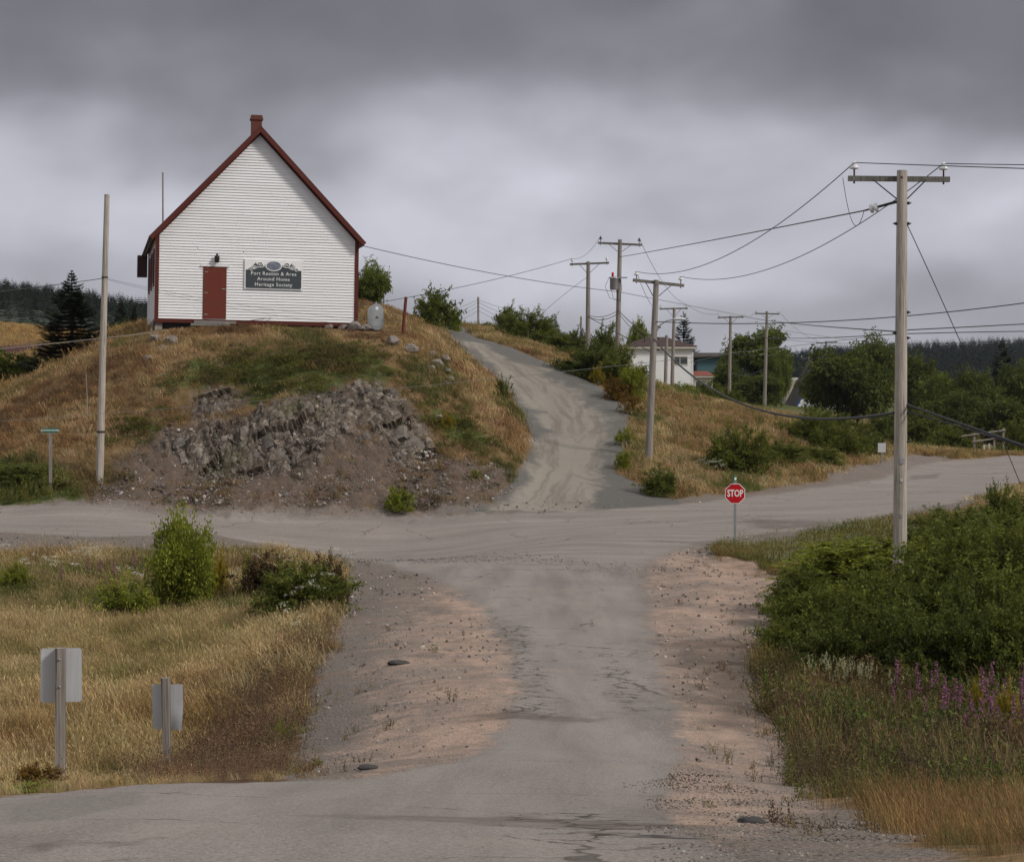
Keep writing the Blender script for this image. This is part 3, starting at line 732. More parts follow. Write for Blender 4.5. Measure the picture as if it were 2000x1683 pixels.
        for dx, dz in ((.10, .13), (.16, .06)):
            MB().tube([(w / 2 + sd * .68, -.062, .97), (w / 2 + sd * (.68 + dx), -.062, .97 + dz)], [.012, .028], 6).build('scroll_leaf', MAT['slate_dark'], sg)
    return hall
HALL = make_hall()

# ------------------------------------------------------------------ houses beyond
def siding(mb, x0, x1, y, z0, z1, pitch):
    z = z0
    while z < z1 - .02:
        zt = min(z + pitch, z1)
        mb.add([(x0, y - .03, z), (x1, y - .03, z), (x1, y, zt), (x0, y, zt), (x0, y + .02, z), (x1, y + .02, z)], [(0, 1, 2, 3), (0, 4, 5, 1)]); z += pitch
    return mb
def win(parent, x0, x1, y, z0, z1, frame, bars=1, fw=.09):
    w = MB().box(x0 - fw, x1 + fw, y - .07, y + .05, z1, z1 + fw).box(x0 - fw, x1 + fw, y - .07, y + .05, z0 - fw, z0).box(x0 - fw, x0, y - .07, y + .05, z0, z1).box(x1, x1 + fw, y - .07, y + .05, z0, z1).build('window', frame, parent)
    MB().box(x0, x1, y - .035, y + .03, z0, z1).build('pane', MAT['glass_dark'], w)
    for k in range(bars):
        xm = x0 + (x1 - x0) * (k + 1) / (bars + 1); MB().box(xm - .03, xm + .03, y - .06, y - .036, z0, z1).build('glazing_bar', frame, w)
    return w
def make_houses():
    # white two-storey house
    D = 195; s = D / F; o = unp(1222, 780, D); z0 = gz(o.x, o.y) - 1.0
    e = empty('white_house', (o.x, o.y, 0)); tag(e, 'white two-storey house with brown hipped roof behind the shrubs', 'house')
    Wd = (1353 - 1222) * s; ev = (HOR - 679) * s
    MB().box(0, Wd, .03, 8, z0, ev).build('wall', MAT['siding_far'], e)
    sd = siding(MB(), .08, Wd - .08, 0, z0, ev - .1, .2).build('siding', MAT['siding_far'], e); sd['kind'] = 'stuff'
    for xa, xb in ((-.05, .079), (Wd - .079, Wd + .05)): MB().box(xa, xb, -.05, .1, z0, ev - .1).build('corner_board', MAT['siding_far'], e)
    MB().box(-.45, Wd + .4, -.4, 8.4, ev - .1, ev + .12).build('eave', MAT['cream'], e)
    rt = (HOR - 656) * s
    rf = MB().add([(-.5, -.45, ev + .13), (Wd + .45, -.45, ev + .13), (Wd + .45, 8.45, ev + .13), (-.5, 8.45, ev + .13), (2.3, 4, rt), (Wd - 2.3, 4, rt)],
             [(0, 1, 5, 4), (1, 2, 5), (2, 3, 4, 5), (3, 0, 4), (3, 2, 1, 0)]).build('roof', MAT['roof_brown'], e)
    MB().box(1.9, 2.0, 1.6, 1.7, ev + .4, ev + 1.0).build('vent_pipe', MAT['iron_dark'], rf)
    win(e, Wd - 1.95, Wd - .55, 0, (HOR - 711) * s, (HOR - 697) * s, MAT['cream'])
    win(e, Wd - 1.95, Wd - .55, 0, (HOR - 768) * s, (HOR - 756) * s, MAT['cream'])
    x1 = Wd + 40 * s
    an = MB().box(Wd + .01, x1, .5, 5, z0, (HOR - 736) * s).build('annex', MAT['cream'], e)
    MB().box(Wd + .06, x1 + .12, .2, 5.2, (HOR - 737) * s, (HOR - 733.5) * s).build('annex_eave', MAT['cream'], an)
    MB().add([(Wd + .06, .15, (HOR - 733.3) * s), (x1 + .15, .15, (HOR - 733.3) * s), (x1 - .3, 2.5, (HOR - 724) * s), (Wd + .06, 2.5, (HOR - 724) * s)], [(0, 1, 2, 3)]).add(
        [(x1 + .15, .15, (HOR - 733.3) * s), (x1 + .15, 5, (HOR - 733.3) * s), (x1 - .3, 2.5, (HOR - 724) * s)], [(0, 1, 2)]).build('annex_roof', MAT['roof_red'], an)
    win(e, Wd + .35, Wd + .8, .5, (HOR - 760) * s, (HOR - 745) * s, MAT['cream'], 0)
    # teal house
    D = 232; s = D / F; o = unp(1360, 780, D)
    e = empty('teal_house', (o.x, o.y, 0), (0, 0, math.radians(-4))); tag(e, 'teal shingled house with low dark roof beyond the white house', 'house')
    Wd = 72 * s; ev = (HOR - 698) * s
    MB().box(0, Wd, .03, 7, -1, ev).build('wall', MAT['teal_wall'], e)
    sd = siding(MB(), .1, Wd - .1, 0, -1, ev, .22).build('siding', MAT['teal_wall'], e); sd['kind'] = 'stuff'
    for xa, xb in ((-.03, .099), (Wd - .099, Wd + .03)): MB().box(xa, xb, -.05, .03, -1, ev).build('corner_board', MAT['slate_dark'], e)
    MB().add([(-.9, -.5, ev + .01), (Wd + .5, -.5, ev + .01), (Wd + .5, 7.4, ev + .01), (-.9, 7.4, ev + .01), (-.9, 3.4, ev + .62), (Wd + .5, 3.4, ev + .62), (-.9, -.5, ev + .16), (Wd + .5, -.5, ev + .16)],
             [(0, 1, 7, 6), (6, 7, 5, 4), (4, 5, 2, 3), (0, 3, 2, 1), (0, 6, 4, 3), (1, 2, 5, 7)]).build('roof', MAT['roof_dark'], e)
    win(e, (1404 - 1360) * s, (1421 - 1360) * s, 0, (HOR - 719) * s, (HOR - 706) * s, MAT['slate_dark'], 2, .12)
    # gabled house with the blue bargeboard
    D = 215; s = D / F; o = unp(1607, 780, D)
    e = empty('gabled_house', (o.x, o.y, 0)); tag(e, 'pale grey house gable edged with a blue and white bargeboard', 'house')
    hw, ev, pk = 50 * s, (HOR - 792) * s, (HOR - 700) * s
    MB().prism([(-hw + .2, -3), (hw - .2, -3), (hw - .2, ev), (0, pk - .3), (-hw + .2, ev)], .04, 9).build('wall', MAT['grey_siding'], e)
    m = MB(); z = -2.5
    while z < pk - .6:
        a = (hw - .25) if z < ev else (hw - .25) * (pk - .35 - z) / (pk - ev - .3)
        if a < .2: break
        m.add([(-a, .0, z), (a, .0, z), (a, .035, z + .2), (-a, .035, z + .2)], [(0, 1, 2, 3)]); z += .2
    m.build('siding', MAT['grey_siding'], e)['kind'] = 'stuff'
    for sgn in (-1, 1):
        L = [(0, pk), (sgn * (hw + .15), ev - .3), (sgn * (hw + .15), ev + .02), (0, pk + .34)][::-sgn]
        MB().prism(L, -.3, 9.3).build('roof', MAT['roof_dark'], e)
        MB().prism(L, -.36, -.302).build('rake_edge', MAT['blue_trim'], e)
        L = [(0, pk - .42), (sgn * hw, ev - .62), (sgn * (hw + .12), ev - .32), (0, pk - .02)][::-sgn]
        MB().prism(L, -.34, -.25).build('bargeboard', MAT['sign_white'], e)
    D = 250; s = D / F; o = unp(1553, 780, D)
    e = empty('beige_house', (o.x, o.y, 0)); tag(e, 'small beige gabled house half hidden by trees', 'house')
    MB().prism([(-1.1, -3), (1.3, -3), (1.3, (HOR - 752) * s), (.25, (HOR - 741) * s), (-1.1, (HOR - 756) * s)], 0, 6).build('wall', MAT['beige_wall'], e)
    for sgn, xe, ze in ((-1, -1.3, 758), (1, 1.5, 754)):
        L = [(.25, (HOR - 741) * s + .02), (xe, (HOR - ze) * s), (xe, (HOR - ze) * s + .2), (.25, (HOR - 741) * s + .25)][::-sgn]
        MB().prism(L, -.2, 6.2).build('roof', MAT['cream'], e)
make_houses()

# ------------------------------------------------------------------ utility poles
def insulator(parent, p, mat, hgt=.17, sc=1.0):
    m = MB().lathe([(.0, .0), (.016 * sc, 0), (.016 * sc, hgt)], 6, Matrix.Translation(p))
    o = m.build('pin', MAT['rust'], parent)
    MB().lathe([(.0, hgt + .13 * sc), (.035 * sc, hgt + .13 * sc), (.045 * sc, hgt + .09 * sc), (.03 * sc, hgt + .075 * sc), (.085 * sc, hgt + .03 * sc), (.09 * sc, hgt), (.03 * sc, hgt - .02)], 10, Matrix.Translation(p)).build('insulator', mat, parent)
    return Vector(p) + Vector((0, 0, hgt + .11 * sc))
class Pole: pass
def pole(name, label, pxb, D, pxt, pyt, rb, rt, arm=None, brace=True, ins='porcelain', mat='pole_wood_far', group=None, base_z=None, ins_sc=1.0):
    P = Pole()
    x, y = (pxb - 1000) * D / F, D
    zb = (gz(x, y) if base_z is None else base_z) - .25
    top = unp(pxt, pyt, D)
    e = empty(name, (x, y, zb)); tag(e, label, 'utility pole', group); P.e = e
    B = Vector((x, y, zb)); T = top - B
    P.at = lambda py: B + T * ((HOR - py) * D / F - zb) * (1 / T.z)
    MB().tube([(0, 0, 0), T * .3, T * .6, T], [rb, rb + (rt - rb) * .3, rb + (rt - rb) * .6, rt], 14).build('shaft', MAT[mat], e)
    P.ins = []
    if arm:
        (xl, yl), (xr, yr), dy = arm
        a = unp(xl, yl, D) - B; b = unp(xr, yr, D) - B
        a.y -= dy / 2; b.y += dy / 2
        off = Vector((0, rt + .06, 0)); a += off; b += off
        d = (b - a); L = d.length; d.normalize(); up = Vector((0, 0, 1)); side = d.cross(up).normalized(); up = side.cross(d)
        M = Matrix((d, -side, up)).transposed().to_4x4(); M.translation = a
        MB().box(0, L, -.05, .05, -.06, .06, M).build('crossarm', MAT['arm_wood'], e)
        mid = (a + b) / 2
        if brace:
            for sg in (-1, 1):
                p0 = mid + d * (L * .26 * sg) - up * .03 - Vector((0, .075, 0)); p1 = Vector((T.x * (1 - .9 / T.z) + sg * rt * .9, -.02, T.z - .95))
                p1 = T * ((T.z - .30 - L * .26 * .62) / T.z) + Vector((sg * rt * .8, rt * .4 - .05, 0))
                MB().tube([p0, p1], .016, 6).build('brace', MAT['iron_dark'], e)
            MB().lathe([(0, 0), (.03, 0), (.03, .05), (0, .05)], 6, Matrix.Translation(mid + Vector((0, -.06 - rt * 2 - .07, 0))) @ Matrix.Rotation(math.radians(-90), 4, 'X')).build('bolt', MAT['rust'], e)
        for t in (.06, .94):
            p = a + d * (L * t) + up * .06
            P.ins.append(B + insulator(e, p, MAT[ins], sc=ins_sc))
            MB().lathe([(0, 0), (.022, .0), (.022, .05), (0, .05)], 6, Matrix.Translation(p - up * .175)).build('pin_nut', MAT['rust'], e)
    return P
PA = pole('utility_pole', 'weathered grey utility pole with crossarm rising from the roadside alders', 1757, 46, 1762, 333, .165, .118, ((1659, 347), (1858, 349), 0), mat='pole_wood', ins_sc=1.25)
PB = pole('utility_pole', 'leaning utility pole with street lamp beside the foot of the gravel driveway', 1266, 82, 1282, 547, .165, .115, ((1236, 548), (1338, 556), 1.0), ins_sc=1.2)
PC = pole('utility_pole', 'tall utility pole carrying a grey transformer behind the driveway shrubs', 1205, 114, 1211, 468, .17, .115, ((1168, 474), (1254, 478), 0), ins='porcelain_brown', ins_sc=1.2)
PD = pole('utility_pole', 'utility pole with crossarm braced by a stay wire towards the hilltop', 1148, 126, 1149, 511, .17, .12, ((1113, 516), (1190, 513), 0), ins_sc=1.2)
PE = pole('utility_pole', 'utility pole with crossarm standing before the white house window', 1312, 165, 1317, 601, .17, .12, ((1288, 603), (1344, 602), 0))
PF = pole('utility_pole', 'slim utility pole beside the teal house', 1424, 182, 1427, 617, .17, .12, ((1402, 620), (1453, 619), 0))
PH = pole('utility_pole', 'dark utility pole in front of the tall leafy tree', 1493, 188, 1498, 608, .18, .12, ((1475, 612), (1523, 613), 0))
PI = pole('utility_pole', 'utility pole whose crossarm shows above the round maple', 1613, 220, 1614, 666, .18, .12, ((1594, 670), (1636, 668), 0))
PJ = pole('utility_pole', 'farthest utility pole, its crossarm seen against the wooded hill', 1580, 275, 1580, 697, .18, .13, ((1564, 700), (1598, 699), 0))
PK_ = pole('bare_pole', 'bare pole without crossarm beside the green street name sign', 194, 73.2, 209, 380, .145, .095, mat='pole_wood')
PL = pole('bare_pole', 'thin bare mast rising behind the hall roof', 319, 125, 318, 337, .06, .05)
PM = pole('bare_pole', 'short bare pole with a fan of wires on the hilltop', 935, 210, 934, 580, .13, .11)
PN = pole('bare_pole', 'bare pole stub standing against the white house wall', 1299, 158, 1302, 655, .15, .13)
PO = pole('bare_pole', 'thin bare pole tip showing above the hilltop shrubs', 1135, 160, 1135, 618, .09, .08)
def pole_extras():
    # transformer
    z = PC.at(545); e = PC.e; o = Vector(e.location); p = z - o
    can = p + Vector((-.30, -.22, 0))
    t = MB().lathe([(0, -.62), (.22, -.62), (.24, -.58), (.24, .0), (.26, .02), (.26, .06), (.10, .12), (0, .13)], 16, Matrix.Translation(can)).build('transformer', MAT['galv'], e)
    MB().lathe([(.05, .12), (.08, .18), (.05, .24), (.08, .30), (.05, .36), (0, .38)], 10, Matrix.Translation(can + Vector((-.08, 0, 0)))).build('bushing', MAT['sign_red'], t)
    MB().box(-.55, .5, -.05, .05, .03, .10, Matrix.Translation(can + Vector((.25, 0, 0)))).build('bracket', MAT['galv'], e)
    for k in range(4):
        a = can + Vector((-.3 + .2 * k, -.1, .05)); MB().tube([a, a + Vector((-.22 + .12 * k, -.05, -.5)), a + Vector((.05, .02, -1.15)), p + Vector((.1, 0, -1.3))], .012, 5).build('lead', MAT['wire'], e)
    # street lamp
    e = PB.e; o = Vector(e.location); p = PB.at(640) - o
    arm = [p + Vector((.10, -.02, -.15)), p + Vector((.25, -.05, .12)), p + Vector((.50, -.08, .28)), p + Vector((.80, -.12, .33))]
    a = MB().tube(arm, .026, 8).build('lamp_arm', MAT['galv'], e)
    m = Matrix.Translation(p + Vector((.74, -.12, .34))) @ Matrix.Rotation(math.radians(88), 4, 'Y')
    MB().lathe([(0, 0), (.05, 0), (.085, .12), (.11, .30), (.10, .45), (.05, .54), (0, .56)], 12, m @ Matrix.Diagonal((.6, 1.0, 1, 1))).build('lamp_head', MAT['lamp_glass'], a)
    for k in range(3):
        q = PB.at(638 + 22 * k) - o + Vector((.13, 0, 0)); MB().tube([q, q + Vector((.1, 0, 0)), q + Vector((.12, 0, -.06))], .04, 6).build('spool', MAT['porcelain_brown'], e)
    # hardware on the near pole
    e = PA.e; o = Vector(e.location)
    for py, sx in ((397, 1), (437, 1), (437, -1), (610, 1), (650, -1), (660, 1), (790, 1), (806, 1), (862, 1)):
        q = PA.at(py) - o
        MB().lathe([(0, 0), (.035, 0), (.035, .05), (.015, .05), (.015, .09), (0, .09)], 6, Matrix.Translation(q + Vector((sx * .12, -.03, 0))) @ Matrix.Rotation(math.radians(90 * sx), 4, 'Y')).build('bolt', MAT['iron_dark'], e)
    q0 = PA.at(394) - o + Vector((-.12, 0, 0)); q1 = unp(1690, 411, 46.4) - o; d = q1 - q0
    st = MB().tube([q0, q0 + d * .62], [.035, .03], 8).build('strain_insulator', MAT['iron_dark'], e)
    for t in (.66, .80):
        M = Matrix.Translation(q0 + d * t) @ d.to_track_quat('Z', 'Y').to_matrix().to_4x4()
        MB().lathe([(.02, -.06), (.05, -.04), (.11, -.02), (.10, .02), (.045, .03), (.02, .06)], 12, M).build('disc', MAT['porcelain'], st)
    MB().tube([q0 + d * .6, q1], .022, 6).build('strain_rod', MAT['iron_dark'], st)
    e = PA.e; o = Vector(e.location)
    for py_, w_, h_, m_ in ((905, .09, .14, 'galv'), (940, .06, .06, 'sign_back'), (1010, .05, .09, 'galv')):
        q = PA.at(py_) - o; MB().box(-w_ / 2, w_ / 2, -.168, -.150, 0, h_, Matrix.Translation(q)).build('pole_tag', MAT[m_], e)
    # mark on the bare pole
    e = PK_.e; o = Vector(e.location); q = PK_.at(845) - o
    MB().lathe([(.150, 0), (.150, .07)], 14, Matrix.Translation(q)).build('band', MAT['iron_dark'], e)
    q = PK_.at(543) - o; MB().lathe([(.122, 0), (.122, .05)], 14, Matrix.Translation(q)).build('band', MAT['iron_dark'], e)
pole_extras()

# ------------------------------------------------------------------ wires
def wire(label, A, B, mid=None, r=.012, mat='wire', name='power_line', n=28, group='overhead wires'):
    A, B = Vector(A), Vector(B); sag = .3
    if mid is not None:
        # the parameter at which the straight chord stands in the given picture column, then the sag that brings it to the row
        best = min(np.linspace(.08, .92, 169), key=lambda t: abs((A.lerp(B, t).x / A.lerp(B, t).y * F + 1000) - mid[0]))
        M = A.lerp(B, best); sag = (M.z - (-(mid[1] - HOR) * M.y / F)) / (4 * best * (1 - best))
    pts = [A.lerp(B, t) + Vector((0, 0, -sag * 4 * t * (1 - t))) for t in np.linspace(0, 1, n)]
    O = pts[0]
    o = MB().tube([p - O for p in pts], r, 5, caps=False).build(name, MAT[mat], None, O)
    return tag(o, label, 'wire', group)
u = unp
def make_wires():
    wire('wire from the near pole crossarm left tip down to the street lamp pole', PA.ins[0], PB.ins[0], (1500, 452))
    wire('wire passing behind the near pole down to the street lamp pole', PA.ins[1], PB.ins[1], (1580, 493))
    wire('taut wire from the strain insulator to the transformer pole', u(1690, 411, 46.4), PC.at(502), (1450, 458), .017)
    wire('wire from the crossarm left tip running past the other tip and onward', PA.ins[0], u(2500, 345, 30), (1900, 326), .011)
    wire('wire from the crossarm right tip running away over the road', PA.ins[1], u(2500, 318, 38), (2000, 322), .011)
    wire('jumper wire hanging beside the strain insulator', u(1646, 347, 47.2), u(1688, 410, 46.4), (1652, 385), .008, n=14)
    wire('stay wire slanting from the near pole down to the verge', PA.at(440) + Vector((.13, 0, 0)), u(1993, 945, 52), (1852, 615), .011, name='stay_wire')
    wire('thick telephone cable sagging from the street lamp pole to the near pole', PB.at(662), PA.at(806) + Vector((-.15, 0, 0)), (1560, 815), .035, name='telephone_cable')
    wire('thick telephone cable leaving the near pole over the road', PA.at(790) + Vector((.14, 0, 0)), u(2400, 1010, 34), (1940, 849), .032, name='telephone_cable')
    wire('thin telephone cable below the thick one leaving the near pole', PA.at(804) + Vector((.14, 0, 0)), u(2400, 1030, 36), (1850, 826), .018, name='telephone_cable')
    wire('service wire from the hall gable corner to the transformer pole', u(703, 479, 86), PC.at(570), (950, 532), .016)
    wire('wire from the transformer pole sloping down behind the street lamp pole', PC.at(570), PF.at(612), (1300, 588), .016)
    wire('wire from the slim pole across to the near pole', PF.at(612), PA.at(648), (1560, 633), .016)
    wire('wire from the street lamp pole rising to the sky past the near pole', PB.at(628), u(2300, 545, 60), (1560, 630), .018)
    wire('wire reaching the near pole from behind the leafy tree', PF.at(648), PA.at(652), (1600, 660), .013)
    wire('upper of two wires leaving the near pole level over the road', PA.at(645), u(2400, 610, 60), (1880, 639), .014)
    wire('lower of two wires leaving the near pole level over the road', PA.at(652), u(2400, 650, 60), (1880, 649), .012)
    wire('thin wire between the tree tops and the road', PH.at(660), u(2300, 640, 90), (1850, 670), .014)
    wire('long low wire sweeping across the hillock to the near pole', u(-260, 838, 62), PA.at(652) + Vector((-.15, 0, 0)), (1000, 736), .0055, 'wire_alu', n=60)
    wire('wire coming in to the top half of the bare pole', u(-250, 592, 62), PK_.at(543), (80, 560), .013)
    wire('upper wire from the bare pole dipping across the hall front', PK_.at(543), u(790, 628, 84.3), (480, 597), .0055)
    wire('lower wire from the bare pole dipping across the hall front', PK_.at(545), u(760, 640, 83.2), (480, 606), .005)
    wire('wire from the bare pole foot to the hall corner', u(-250, 705, 68), u(318, 647, 83), (100, 671), .010, 'wire_alu')
    wire('wire climbing from the hall front past the rusty post', u(470, 628, 82.3), PD.ins[0], (790, 582), .015)
    wire('wire from crossarm to crossarm of the two hilltop poles', PC.ins[0], PD.ins[0], (1140, 500), .010)
    wire('stay wire slanting from the hilltop pole into the shrubs', PD.at(540), u(1050, 620, 117), (1100, 577), .012, name='stay_wire')
    wire('upper sagging phone wire between the hilltop poles', PD.at(615), PC.at(606), (1180, 618), .018)
    wire('lower sagging phone wire between the hilltop poles', PD.at(618), PC.at(612), (1180, 624), .020)
    wire('phone wire from the hilltop pole to the street lamp pole', PD.at(619), PB.at(690), (1215, 655), .022)
    wire('bundle of phone wires from the transformer pole to the street lamp pole', PC.at(606), PB.at(660), (1245, 640), .022)
    wire('second bundle of phone wires from the transformer pole to the street lamp pole', PC.at(610), PB.at(668), (1245, 651), .016)
    wire('wire from the transformer pole to the pole before the white house', PC.ins[1], PE.ins[1], (1290, 545), .013)
    wire('wire from the street lamp pole crossarm to the house pole', PB.ins[0], PE.ins[0], (1262, 578), .011)
    wire('wire from the house pole to the slim pole crossarm', PE.ins[1], PF.ins[0], (1375, 612), .013)
    wire('wire linking the slim pole with the dark pole', PF.ins[1], PH.ins[0], (1464, 618), .013)
    wire('lower sagging wire between the slim pole and the dark pole', PF.at(728), PH.at(718), (1460, 732), .020)
    wire('wire from the slim pole to the pole above the maple', PF.at(690), PI.at(673), (1540, 690), .020)
    wire('pale wire from the white house eave to the slim pole', u(1345, 708, 193), PF.at(690), (1385, 699), .016, 'wire_alu')
    wire('wire from the dark pole to the pole above the maple', PH.ins[1], PI.ins[0], (1560, 646), .014)
    wire('wire from the pole above the maple to the farthest pole', PI.ins[0], PJ.ins[1], (1597, 690), .016)
    wire('wire from the dark pole out over the maple', PH.at(640), u(2100, 690, 160), (1700, 668), .013)
    for k, (a, b, la) in enumerate(((585, 600, 'topmost'), (590, 612, 'second'), (598, 622, 'third'), (606, 632, 'lowest'))):
        wire(f'{la} wire fanning from the short hilltop pole towards the shrubs', PM.at(a), u(995, b + 4, 190), (965, (a + b) / 2 + 4), .016)
        wire(f'{la} wire fanning from the short hilltop pole towards the hall', PM.at(a), u(860, b + 10, 190), (900, (a + b) / 2 + 7), .016)
make_wires()
# ------------------------------------------------------------------ signs and posts
def ground_pt(px, D, dz=0.0):
    x = (px - 1000) * D / F; return Vector((x, D, gz(x, D) + dz))
def make_signs():
    # the two signs seen from behind, by the near road
    e = empty('road_sign', ground_pt(118, 22, -.3), (0, 0, math.radians(3))); tag(e, 'larger white sign seen from behind on a square grey post', 'sign')
    o = Vector(e.location); zt = unp(117, 1265, 22).z - o.z; s = 22 / F
    MB().box(-.052, .052, -.05, .05, 0, zt).build('post', MAT['post_wood'], e)
    pn = MB().prism([(-.225 + .02, zt - .61), (.225 - .02, zt - .60), (.225, zt - .58), (.222, zt - .03), (.20, zt - .008), (-.205, zt - .01), (-.225, zt - .03), (-.228, zt - .59)], .056, .060).build('panel', MAT['sign_back'], e)
    for zz in (.12, .42):
        MB().lathe([(0, -.012), (.012, -.012), (.012, 0)], 6, Matrix.Translation((0, -.052, zt - zz)) @ Matrix.Rotation(math.radians(-90), 4, 'X')).build('bolt', MAT['galv'], e)
    e = empty('road_sign', ground_pt(329, 28, -.3), (0, math.radians(-1.4), math.radians(-8))); tag(e, 'smaller bent white sign seen from behind on a leaning post', 'sign')
    o = Vector(e.location); zt = unp(321, 1323, 28).z - o.z
    MB().box(-.052, .052, -.05, .05, 0, zt).build('post', MAT['post_wood'], e)
    vs = []; nx, nz = 9, 9
    for j in range(nz):
        for i in range(nx):
            x = -.22 + .45 * i / (nx - 1); zz = zt - .73 + .63 * j / (nz - 1)
            b = max(0, x - .04) * max(0, .5 - j / (nz - 1)) * 1.1
            vs.append((x + (.0 if j else .01), .056 - b, zz))
    fs = [(j * nx + i, j * nx + i + 1, (j + 1) * nx + i + 1, (j + 1) * nx + i) for j in range(nz - 1) for i in range(nx - 1)]
    n = len(vs); vs += [(x, y + .003, zz) for x, y, zz in vs]; fs += [tuple(k + n for k in f[::-1]) for f in fs]
    MB().add(vs, fs, True).build('panel', MAT['sign_back'], e)
    # stop sign
    D = 62; e = empty('stop_sign', ground_pt(1435.5, D, -.2), (0, 0, math.radians(2))); tag(e, 'red octagonal stop sign on a slim grey post at the junction', 'sign')
    o = Vector(e.location); zc = unp(1434, 963.5, D).z - o.z; R = .312
    MB().box(-.036, .036, -.025, .025, 0, zc + .36).build('post', MAT['galv'], e)
    oc = lambda r: [(r / math.cos(math.pi / 8) * math.cos(math.pi / 8 + k * math.pi / 4), zc + r / math.cos(math.pi / 8) * math.sin(math.pi / 8 + k * math.pi / 4)) for k in range(8)]
    MB().prism(oc(R), -.034, -.030).build('border', MAT['letter_white'], e)
    MB().prism(oc(R - .022), -.040, -.035).build('face', MAT['sign_red'], e)
    lt = text_mesh('STOP', .30, .002, .006, xs=.95); wx = max(v.co.x for v in lt.vertices) - min(v.co.x for v in lt.vertices); o_ = mesh_obj('lettering', lt, MAT['letter_white'], e, (0, -.044, zc)); o_.scale.x = .50 / wx
    # street blade above it, seen nearly end-on
    M = Matrix.Translation((0, 0, zc + .38)) @ Matrix.Rotation(math.radians(74), 4, 'Z')
    b = MB().box(-.28, .28, -.012, .012, .0, .17, M).build('street_blade', MAT['sign_green'], e)
    MB().box(-.22, .22, -.016, -.013, .045, .11, M).box(-.22, .22, .013, .016, .045, .11, M).build('lettering_band', MAT['letter_white'], b)
    MB().box(-.07, .07, -.02, .02, -.04, -.002, Matrix.Translation((0, 0, zc + .38))).build('bracket', MAT['galv'], e)
    # station road name sign
    D = 72.6; e = empty('street_name_sign', ground_pt(99, D, -.2), (0, math.radians(-.4), math.radians(-3))); tag(e, 'small green street name sign on a brown wooden post', 'sign')
    o = Vector(e.location); zt = unp(98, 836, D).z - o.z
    MB().box(-.05, .05, -.04, .04, 0, zt - .16).build('post', MAT['post_wood'], e)
    MB().box(-.315, .315, -.012, .012, zt - .16, zt).build('blade', MAT['sign_green'], e)
    mesh_obj('lettering', text_mesh('STATION ROAD', .092, .001, .002), MAT['letter_white'], e, (0, -.016, zt - .08))
    # white notice by the right road
    D = 99; e = empty('notice_sign', ground_pt(1722, D, -.1), (0, 0, math.radians(5))); tag(e, 'small pale notice on a thin stake beside the roadside bushes', 'sign')
    o = Vector(e.location); zt = unp(1722, 865, D).z - o.z
    MB().box(-.035, .035, -.03, .03, 0, zt - .02).build('post', MAT['post_wood'], e)
    MB().box(-.20, .20, -.04, -.031, zt - .46, zt).build('panel', MAT['sign_back'], e)
    # rusty post on the hilltop
    e = ground_pt(786, 86, -.15); a = unp(793, 580, 86) - e
    o = MB().tube([(0, 0, 0), a * .5, a], .075, 6, smooth=False).build('iron_post', MAT['rust'], None, e); tag(o, 'rusty red post leaning beside the oil tank', 'post')
    p = ground_pt(169, 77, -.1); o = MB().tube([(0, 0, 0), (.02, 0, .8), (-.02, 0, 1.75)], [.03, .025, .02], 5).build('wooden_stake', MAT['post_wood'], None, p); tag(o, 'thin wooden stake stuck in the dry grass slope', 'stake')
    p = ground_pt(18, 73.5, -.1); o = MB().tube([(0, 0, 0), (0, 0, .3), (-.03, 0, .62)], [.035, .035, .03], 6).build('marker_stake', MAT['sign_back'], None, p); tag(o, 'short pale marker stake above the roadside weeds', 'stake')
    # oil tank
    D = 86.5; s = D / F; e = empty('oil_tank', (0, 0, 0)); c = unp(736, 619, D); e.location = c - Vector((0, 0, .62)); e.rotation_euler = (0, 0, math.radians(10)); tag(e, 'grey oval heating oil tank standing beside the hall', 'tank')
    w, hh = .27, .56
    pf = [(w * math.cos(a), (hh - w) + w * math.sin(a)) for a in np.linspace(0, math.pi, 13)] + [(w * math.cos(a), -(hh - w) + w * math.sin(a)) for a in np.linspace(math.pi, 2 * math.pi, 13)]
    sh = lambda k: [(x * k, zz * (1 - (1 - k) * .5) + .62) for x, zz in pf]
    MB().prism(sh(1.0), 0, 1.25).build('shell', MAT['tank_grey'], e)
    MB().prism(sh(1.06), -.03, -.002).build('end_rim', MAT['tank_grey'], e)
    MB().prism(sh(.90), -.045, -.031).build('end_plate', MAT['tank_grey'], e)
    MB().prism(sh(.62), -.055, -.046).build('end_pressing', MAT['tank_grey'], e)
    MB().box(-.06, .06, -.060, -.056, .93, 1.06).build('data_plate', MAT['sign_white'], e)
    MB().box(-.07, .07, -.060, -.056, .56, .60).box(-.04, .04, -.060, -.056, .61, .64).build('stencil_mark', MAT['iron_dark'], e)
    for x in (-.2, .2):
        for y in (.15, 1.1): MB().tube([(x, y, .2), (x, y, -.2)], .02, 6).build('leg', MAT['iron_dark'], e)
    MB().tube([(0, .3, 1.16), (0, .3, 1.28)], .03, 6).build('filler_pipe', MAT['tank_grey'], e)
    # wooden rail fence beyond the right road
    D = 128; e = empty('rail_fence', ground_pt(1920, D, -.1)); tag(e, 'grey wooden two-rail fence beyond the road', 'fence'); o = Vector(e.location)
    for px, y0, y1 in ((1903, 845, 885), (1942, 851, 890), (1960, 836, 882)):
        a, b = unp(px, y1, D) - o, unp(px, y0, D) - o
        MB().box(-.06, .06, -.06, .06, a.z, b.z, Matrix.Translation((a.x, a.y, 0))).build('post', MAT['post_wood'], e)
